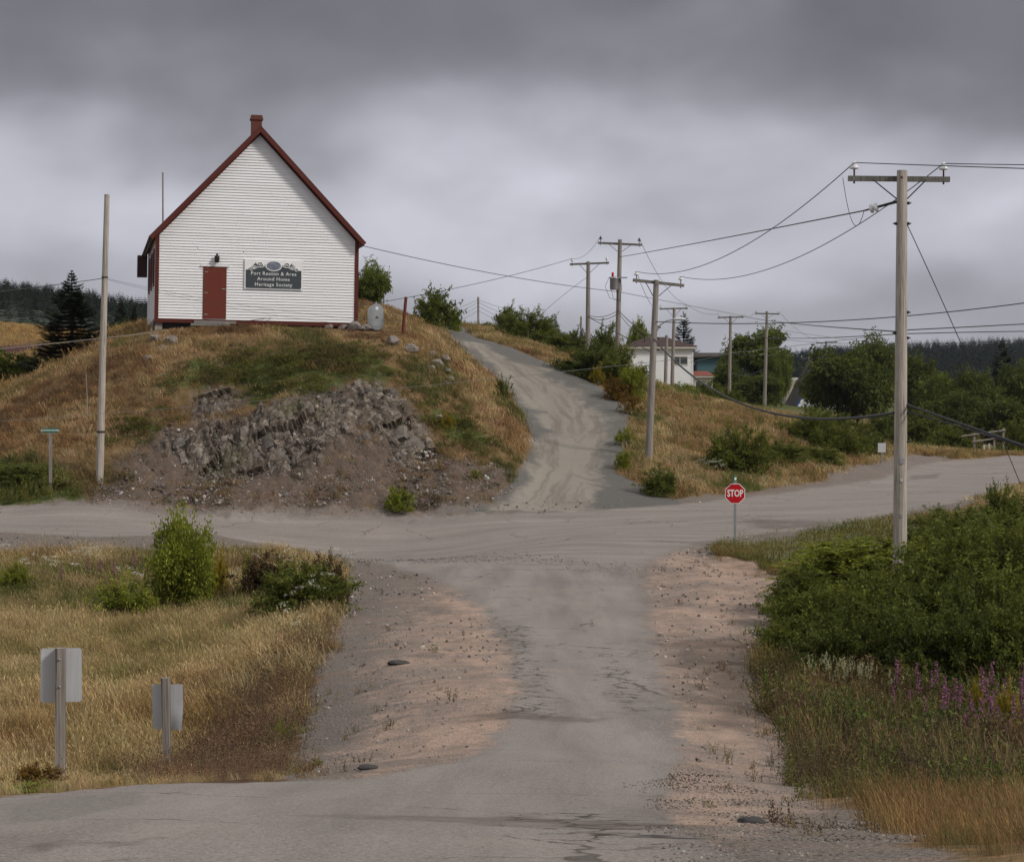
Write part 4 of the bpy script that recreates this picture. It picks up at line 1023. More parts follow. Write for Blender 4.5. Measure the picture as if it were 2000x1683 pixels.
    for (xa, ya), (xb, yb) in (((1878, 852), (1964, 840)), ((1900, 863), (1946, 856))):
        a, b = unp(xa, ya, D - .1) - o, unp(xb, yb, D - .1) - o
        MB().tube([a, b], .06, 6, smooth=False).build('rail', MAT['post_wood'], e)
    for px, y0, y1, la in ((1922, 868, 880, 'short white marker post near the rail fence'), (1932, 866, 880, 'taller white marker post near the rail fence')):
        p = unp(px, y1, 126); o = MB().box(-.05, .05, -.05, .05, -.3, (y1 - y0) * 126 / F).build('marker_post', MAT['sign_back'], None, p); tag(o, la, 'post')
make_signs()

# ------------------------------------------------------------------ boulders, slate slabs, loose asphalt
def rock_mesh(name, seed, sub=2, rough=.28, squash=(1, .8, .65), plane=6):
    import bmesh
    r = np.random.default_rng(seed); bm = bmesh.new(); bmesh.ops.create_icosphere(bm, subdivisions=sub, radius=1)
    ns = [Vector(r.normal(size=3)).normalized() for _ in range(plane)]; ds = r.uniform(.62, .9, plane)
    for v in bm.verts:
        c = v.co.copy()
        for n_, d_ in zip(ns, ds):
            k = c.dot(n_)
            if k > d_: c -= n_ * (k - d_)
        c *= 1 + (r.random() - .5) * rough * .5
        v.co = Vector((c.x * squash[0], c.y * squash[1], c.z * squash[2]))
    me = bpy.data.meshes.new(name); bm.to_mesh(me); bm.free(); return me
BOUL = [rock_mesh('boulder', 50 + k, 3, .06, plane=9) for k in range(5)]
def granite():
    g = NG('granite'); n = g.noise(3, 6, .65, g.obj()); n2 = g.noise(14, 4, .7, g.obj())
    r = g.n('ObjectInfo').outputs['Random']
    c = g.ramp(n, [(.3, (.09, .077, .067)), (.5, (.205, .18, .16)), (.7, (.33, .295, .265))])
    c = g.mix(g.math('MULTIPLY', r, .45), c, (.20, .145, .11)); c = g.mix(g.math('MULTIPLY', g.ss(n2, .58, .75), .6), c, (.10, .09, .085))
    MAT['granite'] = g.done(g.bsdf(c, .9, .2, g.bump(n2, .6, .05)))
    g = NG('slate'); n = g.noise(2.5, 6, .7, g.obj(), (1, 6, 1)); n2 = g.noise(1.3, 4, .6, g.obj()); r = g.n('ObjectInfo').outputs['Random']
    c = g.ramp(n, [(.3, (.035, .03, .027)), (.5, (.115, .10, .088)), (.7, (.22, .19, .165))]); c = g.mix(g.math('MULTIPLY', r, .4), c, (.26, .22, .18))
    c = g.mix(g.ss(n2, .55, .75), c, (.13, .085, .06))
    MAT['slate'] = g.done(g.bsdf(c, .85, .25, g.bump(n, .8, .05)))
granite()
def make_rocks():
    i = 0
    spots = [  # column, distance, height of centre above ground, half width in picture columns, label
        (768, 82.3, .02, 15, 'flat pale boulder at the near end of the boulder group'), (803, 82.0, .05, 14, 'rounded grey boulder sunk in grass below the rusty post'),
        (844, 83.0, .12, 9, 'small boulder perched on the boulder group'), (869, 84.0, .12, 11, 'tall boulder at the top of the boulder group'),
        (852, 82.2, .0, 14, 'broad boulder in the middle of the boulder group'), (873, 82.4, .0, 8, 'small dark boulder beside the broad one'),
        (880, 81.6, -.02, 9, 'pale boulder at the driveway end of the boulder group'), (843, 81.3, -.05, 9, 'low stone under the broad boulder'), (872, 80.8, -.05, 7, 'lowest stone of the boulder group'),
        (336, 81.3, .05, 14, 'grey boulder beneath the hall corner, larger of its pair'), (301, 81.8, .05, 11, 'grey boulder beneath the hall corner, smaller of its pair'), (318, 80.9, -.02, 8, 'low stone between the two boulders beneath the hall corner'),
        (290, 80.0, -.02, 13, 'flat stone low on the slope beneath the hall corner'), (860, 77.2, .05, 12, 'lone pale boulder above the yellow weeds'),
        (672, 84.9, .02, 13, 'brown boulder wedged under the hall sill'), (691, 84.6, .05, 15, 'big brown boulder under the hall corner board'), (707, 84.4, .0, 9, 'pale round stone beside the big brown boulder'),
        (642, 84.9, .0, 9, 'small stone under the middle of the hall sill'), (716, 85.0, .06, 10, 'grey stone between the hall and the oil tank'), (440, 83.6, -.05, 10, 'flat stone below the door step')]
    for px, D, dz, hw, la in spots:
        p = ground_pt(px, D); r = hw * 1.1 * D / F
        if px in (672, 691, 642, 716, 707): p.z = max(p.z, HALL_O.z - .35)
        o = mesh_obj('boulder', BOUL[i % 5], MAT['granite'], None, p + Vector((0, 0, dz + r * .25 + .04)))
        o.rotation_euler = (random.uniform(-.3, .3), random.uniform(-.3, .3), random.uniform(0, 6)); o.scale = (r * 1.1, r * 1.1, r * random.uniform(.95, 1.25)); i += 1
        tag(o, la, 'boulder', 'boulders around the hall')
    # slate slabs standing out of the cutting, pieces of the outcrop
    def slab_mesh(seed):
        q = np.random.default_rng(seed); V = []
        for z in (-1, -.2, .5, 1):
            k = 1 - .22 * max(0, z) - .1 * q.random()
            for x, y in ((-1, -1), (0.1, -1.15), (1, -.8), (.9, 1), (-1, .9)):
                V.append((x * .42 * k * q.uniform(.8, 1.15) + z * .06, y * .20 * k * q.uniform(.7, 1.2), z * .62 + q.normal() * .07))
        fs = [(4, 3, 2, 1, 0), (15, 16, 17, 18, 19)] + [(5 * j + i, 5 * j + (i + 1) % 5, 5 * j + 5 + (i + 1) % 5, 5 * j + 5 + i) for j in range(3) for i in range(5)]
        return MB().add(V, fs).mesh('slate_slab')
    sl = [slab_mesh(80 + k) for k in range(6)]
    r = np.random.default_rng(3); n = 0
    big = [(510, 818, .55), (590, 800, .5), (603, 797, .45), (570, 815, .4), (640, 792, .45), (700, 760, .5), (690, 800, .7), (760, 800, .6), (740, 830, .7), (480, 850, .6), (520, 865, .7), (440, 880, .5), (350, 870, .5), (360, 895, .45), (570, 870, .5), (780, 850, .7), (810, 870, .6), (720, 860, .6), (790, 800, .55), (770, 770, .5), (400, 790, .4), (430, 800, .4), (545, 895, .6), (500, 900, .55), (460, 905, .5), (640, 870, .4)]
    while n < 90:
        if n < len(big): px, py, s = big[n]
        else:
            px, py, s = r.uniform(310, 850), r.uniform(745, 935), r.uniform(.14, .36)
        q = G(px, py)
        if n >= len(big) and max(sdf(np.array([q[0]]), np.array([q[1]]), PG[k_])[0] for k_ in ('rock', 'rock2', 'rock3')) < -.1: continue
        z = gz(*q)
        o = mesh_obj('slate_slab', sl[n % 6], MAT['slate'], GROUND['rock_outcrop'], (q[0], q[1], z - s * .06))
        o.rotation_euler = (math.radians(-30 + r.normal() * 10), math.radians(-30 + r.normal() * 10), r.uniform(-.6, .6)); o.scale = (s * r.uniform(.8, 1.3), s, s * r.uniform(.7, 1.1)); n += 1
    # broken bits of asphalt
    for px, py, s, la in ((776, 1297, .11, 'dark flat lump of broken asphalt on the gravel verge'), (1466, 1606, .045, 'dark lump of broken asphalt on the sandy verge'), (716, 1500, .05, 'small dark stone at the edge of the near asphalt')):
        q = G(px, py); o = mesh_obj('asphalt_lump', rock_mesh('asphalt_lump', int(px), 2, .45, (1.3, 1.0, .42), 7), MAT['asphalt_lump'], None, (q[0], q[1], gz(*q) + s * .2)); o.scale = (s * 1.4, s * 1.4, s)
        tag(o, la, 'stone')
make_rocks()
# ------------------------------------------------------------------ foliage materials
def leaf_material(name, dark, light, trans=.3, hue=.12, rough=.55):
    g = NG(name); r = g.attr('leaf_rnd').outputs['Fac']; o = g.n('ObjectInfo').outputs['Random']
    c = g.mix(r, dark, light)
    c = g.mix(g.math('MULTIPLY', o, hue * 2), c, tuple(v * .62 for v in light))
    b = g.bsdf(c, rough, .10); t = g.n('BsdfTranslucent', None, Color=g.mix(.5, c, tuple(v * 1.3 for v in light)))
    mx = g.n('MixShader', None, i0=trans, i1=b, i2=t)
    MAT[name] = g.done(mx); return MAT[name]
leaf_material('leaf_alder', (.028, .040, .008), (.205, .230, .040))
leaf_material('leaf_bright', (.060, .085, .011), (.33, .35, .045))
leaf_material('leaf_tree', (.034, .050, .011), (.21, .245, .050))
leaf_material('leaf_dark', (.022, .031, .008), (.155, .180, .036))
leaf_material('leaf_autumn', (.075, .055, .014), (.24, .125, .025))
leaf_material('leaf_yellow', (.09, .10, .015), (.40, .28, .02))
leaf_material('needle', (.012, .018, .007), (.040, .050, .017), .1)
leaf_material('needle_far', (.010, .017, .011), (.028, .040, .022), .1)
leaf_material('leaf_brown', (.040, .028, .014), (.12, .078, .035), .2)
simple('bark', (.10, .085, .07), .9, .3, 6, stretch=(4, 4, .6))
simple('bark_grey', (.20, .185, .165), .9, .3, 6, stretch=(4, 4, .6))

def leaves_mesh(name, P, Dir, ln, wd, r, droop=.3, clus=None):
    """one folded diamond per leaf"""
    n = len(P); Dir = Dir / (np.linalg.norm(Dir, axis=1)[:, None] + 1e-9)
    up = r.normal(size=(n, 3)) * .55 + np.array([0, 0, 1.0]); S = np.cross(Dir, up); S /= np.linalg.norm(S, axis=1)[:, None] + 1e-9
    Nn = np.cross(S, Dir)
    ln = ln * r.uniform(.7, 1.3, n); wd = wd * r.uniform(.8, 1.2, n)
    a = P; t = P + Dir * ln[:, None] - np.array([0, 0, 1]) * (ln * droop)[:, None]
    m = P + Dir * (ln * .45)[:, None]
    b = m + S * (wd / 2)[:, None] + Nn * (wd * .15)[:, None]; c = m - S * (wd / 2)[:, None] + Nn * (wd * .15)[:, None]
    V = np.stack([a, b, t, c], 1).reshape(-1, 3); Fc = np.arange(4 * n).reshape(n, 4)
    me = np_mesh(name, V, Fc)
    at = me.attributes.new('leaf_rnd', 'FLOAT', 'FACE'); v_ = r.random(n) ** 1.3; v_ = v_ if clus is None else np.clip(v_ * .5 + clus * .6 - .05, 0, 1)
    at.data.foreach_set('value', v_.astype(np.float32))
    return me
def shrub_meshes(seed, stems=46, twigs=13, lv=14, R=1.0, H=1.4, ln=.085, wd=.05, flat=.0, spiky=.5, pinnate=False, lowfill=.25):
    """a multi-stemmed shrub of radius R and height H: returns (stems mesh, crown mesh)"""
    r = np.random.default_rng(seed); m = MB(); LP = []; LD = []
    for i in range(stems):
        az = r.uniform(0, 2 * math.pi); el = math.asin(min(1, r.uniform(0, 1) ** (.8)))
        k = r.uniform(.72, 1.06)
        lob = 1 + .22 * math.sin(az * 3 + seed) + .12 * math.sin(az * 5 + seed * 2.3)
        tip = np.array([math.cos(az) * math.cos(el) * R * lob * k, math.sin(az) * math.cos(el) * R * lob * k, (.12 + .88 * math.sin(el) ** .8) * H * k * (1 + .1 * r.normal())])
        base = np.array([math.cos(az) * .12 * R * r.random(), math.sin(az) * .12 * R * r.random(), 0])
        ctrl = base * .3 + tip * .35 + np.array([0, 0, .30 * H])
        def B(t): return (1 - t) ** 2 * base + 2 * t * (1 - t) * ctrl + t * t * tip
        if i % 2 == 0: m.tube([B(0), B(.35), B(.7), B(1)], [.022 * R, .015 * R, .009 * R, .003 * R], 4, caps=False)
        for j in range(twigs):
            t = r.uniform(.35, 1.0); s0 = B(t); ax = B(min(1, t + .05)) - B(t - .05); ax /= np.linalg.norm(ax) + 1e-9
            out = np.array([s0[0], s0[1], s0[2] * .4]); out /= np.linalg.norm(out) + 1e-9
            d = ax * .6 + out * .4 + r.normal(size=3) * .6 + np.array([0, 0, spiky]); d /= np.linalg.norm(d)
            L = R * r.uniform(.14, .34)
            n = lv
            tt = np.linspace(.1, 1, n) + r.normal(size=n) * .03
            p = s0 + d * (tt * L)[:, None]
            if pinnate:
                # feathery compound leaves: leaflets in two ranks
                side = np.cross(d, [0, 0, 1.0]); side /= np.linalg.norm(side) + 1e-9
                sg = np.where(np.arange(n) % 2 == 0, 1, -1)[:, None]
                dirs = side * sg + d * .45 + r.normal(size=(n, 3)) * .12
                p = p - np.array([0, 0, 1]) * (tt ** 2 * L * .35)[:, None]
            else:
                dirs = d * .5 + r.normal(size=(n, 3)) * .75 + np.array([0, 0, .15]); p = p + r.normal(size=(n, 3)) * .02 * R
            LP.append(p); LD.append(dirs)
    nf = int(len(LP) * lowfill)
    for _ in range(nf):       # leaves low down, so that no bare legs show
        az = r.uniform(0, 2 * math.pi); rad = R * r.uniform(.35, .98) ; s0 = np.array([math.cos(az) * rad, math.sin(az) * rad, H * r.uniform(.03, .35)])
        LP.append(s0 + r.normal(size=(lv, 3)) * .07 * R); LD.append(r.normal(size=(lv, 3)) + np.array([0, 0, .3]))
    P = np.concatenate(LP); Dd = np.concatenate(LD); P[:, 2] = np.maximum(P[:, 2], .01)
    cl = np.concatenate([np.full(len(q_), r.random() ** 1.6) for q_ in LP])
    return m.mesh('stems'), leaves_mesh('crown', P, Dd, ln, wd, r, clus=cl)
def tree_meshes(seed, R=2.0, H=5.0, trunk=.35, lobes=26, per=330, ln=.2, wd=.14, droop=.3):
    """a broadleaf tree: tapered trunk with limbs, crown of leaf clumps; unit metres"""
    r = np.random.default_rng(seed); m = MB(); LP = []; LD = []
    m.tube([(0, 0, 0), (.03, .02, H * .3), (0, 0, H * .62)], [.045 * H * .5, .034 * H * .5, .018 * H * .5], 8)
    zc = H * (trunk + (1 - trunk) * .5); hz = H * (1 - trunk) * .5
    for i in range(lobes):
        v = r.normal(size=3); v /= np.linalg.norm(v); v[2] = v[2] * .9 + .1
        k = r.uniform(.45, .86)
        c = np.array([v[0] * R * k, v[1] * R * k, zc + v[2] * hz * k]); lr = R * r.uniform(.24, .42)
        m.tube([(0, 0, H * r.uniform(.22, .5)), tuple(c * .55 + np.array([0, 0, zc * .35])), tuple(c)], [.012 * H, .008 * H, .003 * H], 4, caps=False)
        d = r.normal(size=(per, 3)); d /= np.linalg.norm(d, axis=1)[:, None]
        rad = lr * r.uniform(.55, 1.08, per) ** .7
        p = c + d * rad[:, None] * np.array([1, 1, .8]); LP.append(p); LD.append(d + r.normal(size=(per, 3)) * .6 + np.array([0, 0, -.1]))
        for _ in range(3):      # sprays past the clump
            dd = v + r.normal(size=3) * .5; dd /= np.linalg.norm(dd); tt = np.linspace(.6, 1.45, 14)[:, None]
            LP.append(c + dd * lr * tt + r.normal(size=(14, 3)) * .05 * R); LD.append(np.tile(dd, (14, 1)) + r.normal(size=(14, 3)) * .6)
    return m.mesh('trunk'), leaves_mesh('crown', np.concatenate(LP), np.concatenate(LD), ln, wd, r, droop, clus=np.concatenate([np.full(len(q_), r.random() ** 1.4) for q_ in LP]))
def spruce_meshes(seed, R=1.4, H=5.0, whorls=30, need=34, bare=0.04, sparse=1.0):
    r = np.random.default_rng(seed); m = MB(); V = []; Fc = []; RN = []
    m.tube([(0, 0, 0), (.02, 0, H * .5), (0, 0, H * .99)], [.016 * H, .010 * H, .002 * H], 6)
    for w in range(whorls):
        t = w / (whorls - 1); z = H * (bare + (1 - bare) * t ** .92) * .985
        L0 = R * (1 - t) ** .85 * r.uniform(.75, 1.12) + .03 * R
        for b in range(int(r.integers(7, 11) * sparse)):
            az = r.uniform(0, 2 * math.pi); L = L0 * r.uniform(.6, 1.1); dr = -.25 + .7 * t
            d = np.array([math.cos(az), math.sin(az), dr]); d /= np.linalg.norm(d); s = np.array([-math.sin(az), math.cos(az), 0])
            n = max(5, int(need * (L / R) + 4)); tt = np.linspace(.12, 1, n)
            p = np.array([0, 0, z]) + d * (tt * L)[:, None] - np.array([0, 0, 1]) * ((tt * (1 - tt)) * L * .35)[:, None] + np.array([0, 0, 1]) * (tt ** 3 * L * .16)[:, None]
            wd = L * (.45 * (1 - tt) + .14) * r.uniform(.7, 1.2, n)
            for sg in (-1, 1):
                q = p + (s * sg + d * .75) * wd[:, None] + r.normal(size=(n, 3)) * .02 * R - np.array([0, 0, 1]) * (wd * .25)[:, None]
                k = len(V); hw = (L / n) * 2.4
                for a, c in zip(p, q):
                    V += [a - d * hw * .5, a + d * hw * .5, c]; Fc.append((k, k + 1, k + 2)); k += 3; RN.append(r.random())
    me = np_mesh('crown', np.array(V), np.array(Fc))
    at = me.attributes.new('leaf_rnd', 'FLOAT', 'FACE'); at.data.foreach_set('value', np.array(RN, dtype=np.float32))
    return m.mesh('trunk'), me
LIB = {
 'alder': [shrub_meshes(s, 62, 15, 15, 1.0, 1.35, .062, .042, spiky=.45) for s in (1, 2, 3)],
 'bush': [shrub_meshes(s, 44, 11, 12, 1.0, 1.35, .085, .06, spiky=.4) for s in (11, 12, 13)],
 'rowan': [shrub_meshes(s, 80, 15, 22, 1.0, 1.5, .10, .028, spiky=.12, pinnate=True) for s in (21, 22)],
 'round': [tree_meshes(81, R=1.0, H=1.4, trunk=.0, lobes=54, per=230, ln=.085, wd=.045, droop=.05)],
 'twiggy': [shrub_meshes(s, 26, 7, 9, 1.0, 1.4, .11, .06, spiky=.9, lowfill=.1) for s in (31, 32)],
 'goldenrod': [shrub_meshes(41, 60, 4, 14, 1.0, 1.2, .12, .035, spiky=1.4)],
 'tree': [tree_meshes(s, lobes=28, per=330) for s in (51, 52, 53)],
 'maple': [tree_meshes(s, R=2.3, H=4.2, trunk=.0, lobes=54, per=300, ln=.2, wd=.16) for s in (61, 62)],
 'spruce': [spruce_meshes(s) for s in (71, 72)],
 'spruce_open': [spruce_meshes(75, 1.4, 5.0, 30, 40, sparse=1.7)],
}
def _dim(ms):
    out = []
    for st, cr in ms:
        a = np.empty(len(cr.vertices) * 3, np.float32); cr.vertices.foreach_get('co', a); a = a.reshape(-1, 3)
        out.append((float(np.percentile(np.hypot(a[:, 0], a[:, 1]), 96.5)), float(np.percentile(a[:, 2], 99.3))))
    return out
DIMS = {k: _dim(v) for k, v in LIB.items()}
DIM_OLD = {'alder': (1.0, 1.42), 'bush': (1.0, 1.42), 'rowan': (1.0, 1.5), 'round': [tree_meshes(81, R=1.0, H=1.4, trunk=.0, lobes=54, per=230, ln=.085, wd=.045, droop=.05)],
 'twiggy': (1.0, 1.45), 'goldenrod': (1.0, 1.25), 'tree': (2.15, 5.1), 'maple': (2.5, 4.4), 'spruce': (1.4, 5.0), 'spruce_open': (1.4, 5.0)}
_cnt = {}
def plant(kind, name, px, D, py_top, wpx, mat, label, cat='shrub', group=None, sink=.05, depth=1.0, base_z=None):
    i = _cnt.get(kind, 0); _cnt[kind] = i + 1
    stems, crown = LIB[kind][i % len(LIB[kind])]
    x = (px - 1000) * D / F; zb = gz(x, D) - sink if base_z is None else base_z
    H = -(py_top - HOR) * D / F - zb; R = wpx * D / F / 2
    bR, bH = DIMS[kind][i % len(LIB[kind])]
    e = empty(name, (x, D, zb), (0, 0, random.uniform(0, 6.28))); e.scale = (R / bR, R / bR * depth, H / bH)
    tag(e, label, cat, group)
    mesh_obj('trunk' if kind in ('tree', 'maple', 'spruce', 'spruce_open') else 'stems', stems, None, e).material_slots
    s = e.children[0]
    if len(stems.materials) == 0: stems.materials.append(MAT['bark'])
    c = bpy.data.objects.new('crown', crown); COL.objects.link(c); c.parent = e
    if len(crown.materials) == 0: crown.materials.append(MAT[mat])
    c.material_slots[0].link = 'OBJECT'; c.material_slots[0].material = MAT[mat]
    return e
def make_plants():
    g1, g2, g3, g4, g5 = 'alders on the near bank', 'bushes along the driveway', 'trees beyond the houses', 'bushes beside the junction road', 'trees behind the hall'
    # --- behind and beside the hall
    plant('spruce_open', 'spruce_tree', 140, 97, 530, 150, 'needle', 'tall dark spruce standing left of the bare pole on the slope', 'tree', g5)
    plant('spruce', 'spruce_tree', 236, 112, 586, 40, 'needle', 'small dark spruce tip just behind the hall side', 'tree', g5)
    plant('spruce', 'spruce_tree', 262, 114, 594, 28, 'needle', 'smallest spruce tip close against the hall side', 'tree', g5)
    plant('bush', 'shrub', 200, 104, 652, 85, 'leaf_alder', 'green shrub between the tall spruce and the hall', 'shrub', g5)
    plant('bush', 'shrub', 165, 98, 668, 60, 'leaf_dark', 'dark shrub at the foot of the tall spruce', 'shrub', g5)
    plant('bush', 'shrub', 55, 98, 690, 120, 'leaf_alder', 'rounded green shrub below the pink flower field', 'shrub', g5)
    plant('bush', 'shrub', -5, 98, 688, 110, 'leaf_alder', 'green shrub at the picture edge below the flower field', 'shrub', g5)
    plant('bush', 'shrub', 240, 108, 628, 50, 'leaf_dark', 'dark shrub under the two spruce tips', 'shrub', g5)
    plant('tree', 'small_tree', 727, 104, 513, 76, 'leaf_tree', 'small broadleaf tree peeping out behind the hall corner', 'tree', g5, base_z=3.6)
    plant('bush', 'shrub', 849, 113, 563, 92, 'leaf_alder', 'round green bush on the skyline beside the rusty post', 'shrub', g5)
    plant('bush', 'shrub', 885, 116, 604, 36, 'leaf_bright', 'small light green bush beside the round skyline bush', 'shrub', g5)
    # --- right of the driveway
    plant('bush', 'shrub', 990, 126, 598, 58, 'leaf_alder', 'upright green bush at the top of the driveway', 'shrub', g2)
    plant('bush', 'shrub', 950, 128, 630, 60, 'leaf_bright', 'low pale green bush at the driveway crest', 'shrub', g2)
    plant('alder', 'shrub', 1035, 121, 606, 120, 'leaf_alder', 'broad green bush beside the upper driveway', 'shrub', g2)
    plant('bush', 'shrub', 1090, 119, 648, 80, 'leaf_alder', 'green bush between the upper driveway and the hilltop pole', 'shrub', g2)
    plant('bush', 'shrub', 1120, 130, 645, 60, 'leaf_dark', 'dark bush under the thin pole tip', 'shrub', g2)
    plant('spruce', 'spruce_tree', 1086, 135, 622, 26, 'needle', 'little spruce tip among the driveway bushes', 'tree', g2)
    plant('spruce', 'spruce_tree', 1138, 140, 640, 34, 'needle', 'little dark spruce behind the hilltop pole foot', 'tree', g2)
    plant('bush', 'shrub', 1180, 128, 634, 66, 'leaf_tree', 'bush between the two hilltop poles', 'shrub', g2)
    plant('alder', 'shrub', 1150, 103, 672, 140, 'leaf_dark', 'large dark bush overhanging the driveway bend', 'shrub', g2)
    plant('alder', 'shrub', 1215, 101, 676, 100, 'leaf_alder', 'green bush at the transformer pole foot', 'shrub', g2)
    plant('bush', 'shrub', 1232, 95, 712, 60, 'leaf_bright', 'light green bush downhill of the transformer pole', 'shrub', g2)
    plant('bush', 'shrub', 1205, 94.5, 738, 60, 'leaf_autumn', 'rust and orange bush at the driveway edge', 'shrub', g2)
    plant('twiggy', 'shrub', 1232, 91, 768, 56, 'leaf_autumn', 'thin orange bush lower down the driveway edge', 'shrub', g2)
    plant('twiggy', 'shrub', 1168, 99, 708, 30, 'leaf_yellow', 'small yellow spray in front of the large dark bush', 'shrub', g2)
    plant('bush', 'shrub', 1275, 110, 752, 70, 'leaf_bright', 'light green bush behind the leaning lamp pole', 'shrub', g2)
    plant('bush', 'shrub', 1330, 128, 748, 75, 'leaf_bright', 'bright green bush before the white house', 'shrub', g2)
    plant('bush', 'shrub', 1378, 130, 744, 84, 'leaf_alder', 'green bush before the house annex', 'shrub', g2)
    plant('bush', 'shrub', 1430, 132, 762, 66, 'leaf_alder', 'low green bush at the slim pole foot', 'shrub', g2)
    plant('twiggy', 'shrub', 987, 89.0, 733, 40, 'leaf_alder', 'lone leafy sprig on the bank overhanging the driveway', 'shrub', g2)
    plant('twiggy', 'shrub', 1222, 84, 830, 50, 'leaf_bright', 'pale green weeds at the driveway edge above the lamp pole', 'shrub', g2)
    plant('bush', 'shrub', 1217, 79.5, 880, 34, 'leaf_bright', 'leafy green weed beside the lamp pole foot', 'shrub', g2)
    # --- trees beyond the houses
    plant('tree', 'broadleaf_tree', 1246, 240, 630, 56, 'leaf_bright', 'light green tree behind the white house roof', 'tree', g3)
    plant('spruce', 'spruce_tree', 1335, 240, 612, 80, 'needle', 'dark spruce behind the white house', 'tree', g3)
    plant('tree', 'broadleaf_tree', 1485, 208, 642, 130, 'leaf_tree', 'tall leafy tree behind the dark pole', 'tree', g3)
    plant('maple', 'broadleaf_tree', 1425, 205, 712, 80, 'leaf_dark', 'dark bushy tree below the teal house', 'tree', g3)
    plant('maple', 'broadleaf_tree', 1516, 200, 690, 58, 'leaf_tree', 'bushy tree filling the gap beside the gabled house', 'tree', g3)
    plant('maple', 'broadleaf_tree', 1475, 196, 735, 110, 'leaf_dark', 'dark low tree at the dark pole foot', 'tree', g3)
    plant('maple', 'maple_tree', 1658, 168, 686, 176, 'leaf_dark', 'big round maple in front of the gabled house', 'tree', g3)
    plant('tree', 'broadleaf_tree', 1706, 200, 656, 100, 'leaf_dark', 'taller tree rising behind the round maple', 'tree', g3)
    plant('maple', 'broadleaf_tree', 1795, 190, 700, 110, 'leaf_dark', 'dark tree just beyond the near pole', 'tree', g3)
    plant('maple', 'broadleaf_tree', 1832, 172, 738, 90, 'leaf_tree', 'lighter green tree beyond the near pole', 'tree', g3)
    plant('maple', 'broadleaf_tree', 1905, 166, 728, 110, 'leaf_dark', 'dense tree under the stay wire', 'tree', g3)
    plant('spruce', 'spruce_tree', 1957, 178, 662, 90, 'needle', 'dark pointed spruce near the picture edge', 'tree', g3)
    plant('maple', 'broadleaf_tree', 1995, 170, 718, 110, 'leaf_dark', 'dense tree at the picture edge beside the spruce', 'tree', g3)
    plant('maple', 'broadleaf_tree', 2090, 172, 700, 130, 'leaf_tree', 'outermost dense tree, half cut off by the picture edge', 'tree', g3)
    plant('maple', 'broadleaf_tree', 1870, 160, 770, 110, 'leaf_dark', 'low dense tree above the rail fence', 'tree', g3)
    plant('maple', 'broadleaf_tree', 1960, 155, 785, 120, 'leaf_dark', 'low dense tree behind the rail fence', 'tree', g3)
    plant('bush', 'shrub', 1790, 140, 800, 120, 'leaf_alder', 'broad bush across the road beyond the near pole', 'shrub', g3)
    plant('bush', 'shrub', 1860, 134, 828, 100, 'leaf_alder', 'bush at the end of the rail fence', 'shrub', g3)
    plant('bush', 'shrub', 1985, 136, 820, 90, 'leaf_alder', 'bush behind the rail fence end post', 'shrub', g3)
    plant('bush', 'shrub', 1730, 132, 800, 80, 'leaf_dark', 'dark bush under the round maple', 'shrub', g3)
    plant('bush', 'shrub', 1600, 140, 795, 90, 'leaf_dark', 'dark bush at the gabled house corner', 'shrub', g3)
    # --- beside the junction road
    plant('alder', 'shrub', 1440, 83.5, 835, 132, 'leaf_alder', 'rounded dark green bush above the stop sign', 'shrub', g4)
    plant('alder', 'shrub', 1525, 88, 862, 110, 'leaf_alder', 'green bush second from the stop sign along the road', 'shrub', g4)
    plant('alder', 'shrub', 1592, 96, 806, 120, 'leaf_alder', 'tall green bush in the middle of the roadside row', 'shrub', g4)
    plant('alder', 'shrub', 1650, 97, 816, 110, 'leaf_alder', 'green bush before the pale notice', 'shrub', g4)
    plant('bush', 'shrub', 1600, 90, 872, 110, 'leaf_alder', 'low bush at the front of the roadside row', 'shrub', g4)
    plant('bush', 'shrub', 1690, 101, 838, 80, 'leaf_dark', 'dark bush beside the pale notice', 'shrub', g4)
    plant('bush', 'shrub', 1745, 112, 838, 60, 'leaf_dark', 'last dark bush of the roadside row, behind the near pole', 'shrub', g4)
    # --- near bank: alders
    A = [(1548, 31.5, 1205, 150, 'leaf_alder', 'small alder reaching over the sandy pull-off'), (1600, 34.5, 1150, 200, 'leaf_alder', 'dark alder next to the sandy pull-off'),
         (1700, 33.5, 1140, 220, 'leaf_alder', 'alder in the middle of the thicket front'), (1820, 33.5, 1120, 250, 'leaf_dark', 'dark alder at the thicket front near the flowers'),
         (1950, 33.5, 1110, 250, 'leaf_alder', 'alder at the thicket front by the picture edge'), (1740, 39.5, 1108, 230, 'leaf_alder', 'alder hiding the near pole foot'),
         (1860, 40.0, 1050, 250, 'leaf_alder', 'broad alder beside the near pole'), (1985, 40.0, 1030, 250, 'leaf_alder', 'broad alder behind the thicket at the picture edge'),
         (1900, 48.0, 1015, 230, 'leaf_alder', 'alder behind the near pole, up the bank'), (2010, 49.0, 980, 230, 'leaf_alder', 'highest alder of the bank'),
         (1810, 50.0, 1030, 150, 'leaf_dark', 'dark alder immediately behind the near pole'), (1955, 58.0, 948, 90, 'leaf_alder', 'bright alder tip above the right road edge'),
         (1870, 54.0, 992, 180, 'leaf_alder', 'alder on the crest of the bank'), (2100, 44.0, 1040, 240, 'leaf_alder', 'alder half cut off by the picture edge, behind the highest one'), (2090, 36.0, 1130, 240, 'leaf_dark', 'dark alder half cut off by the picture edge'),
         (1640, 29.8, 1190, 200, 'leaf_dark', 'low dark alder behind the pale flower spikes'), (1760, 29.6, 1185, 220, 'leaf_dark', 'low dark alder behind the fireweed'), (1890, 29.6, 1170, 230, 'leaf_dark', 'low alder above the fireweed'), (2010, 29.6, 1165, 220, 'leaf_alder', 'low alder above the yellowing weeds')]
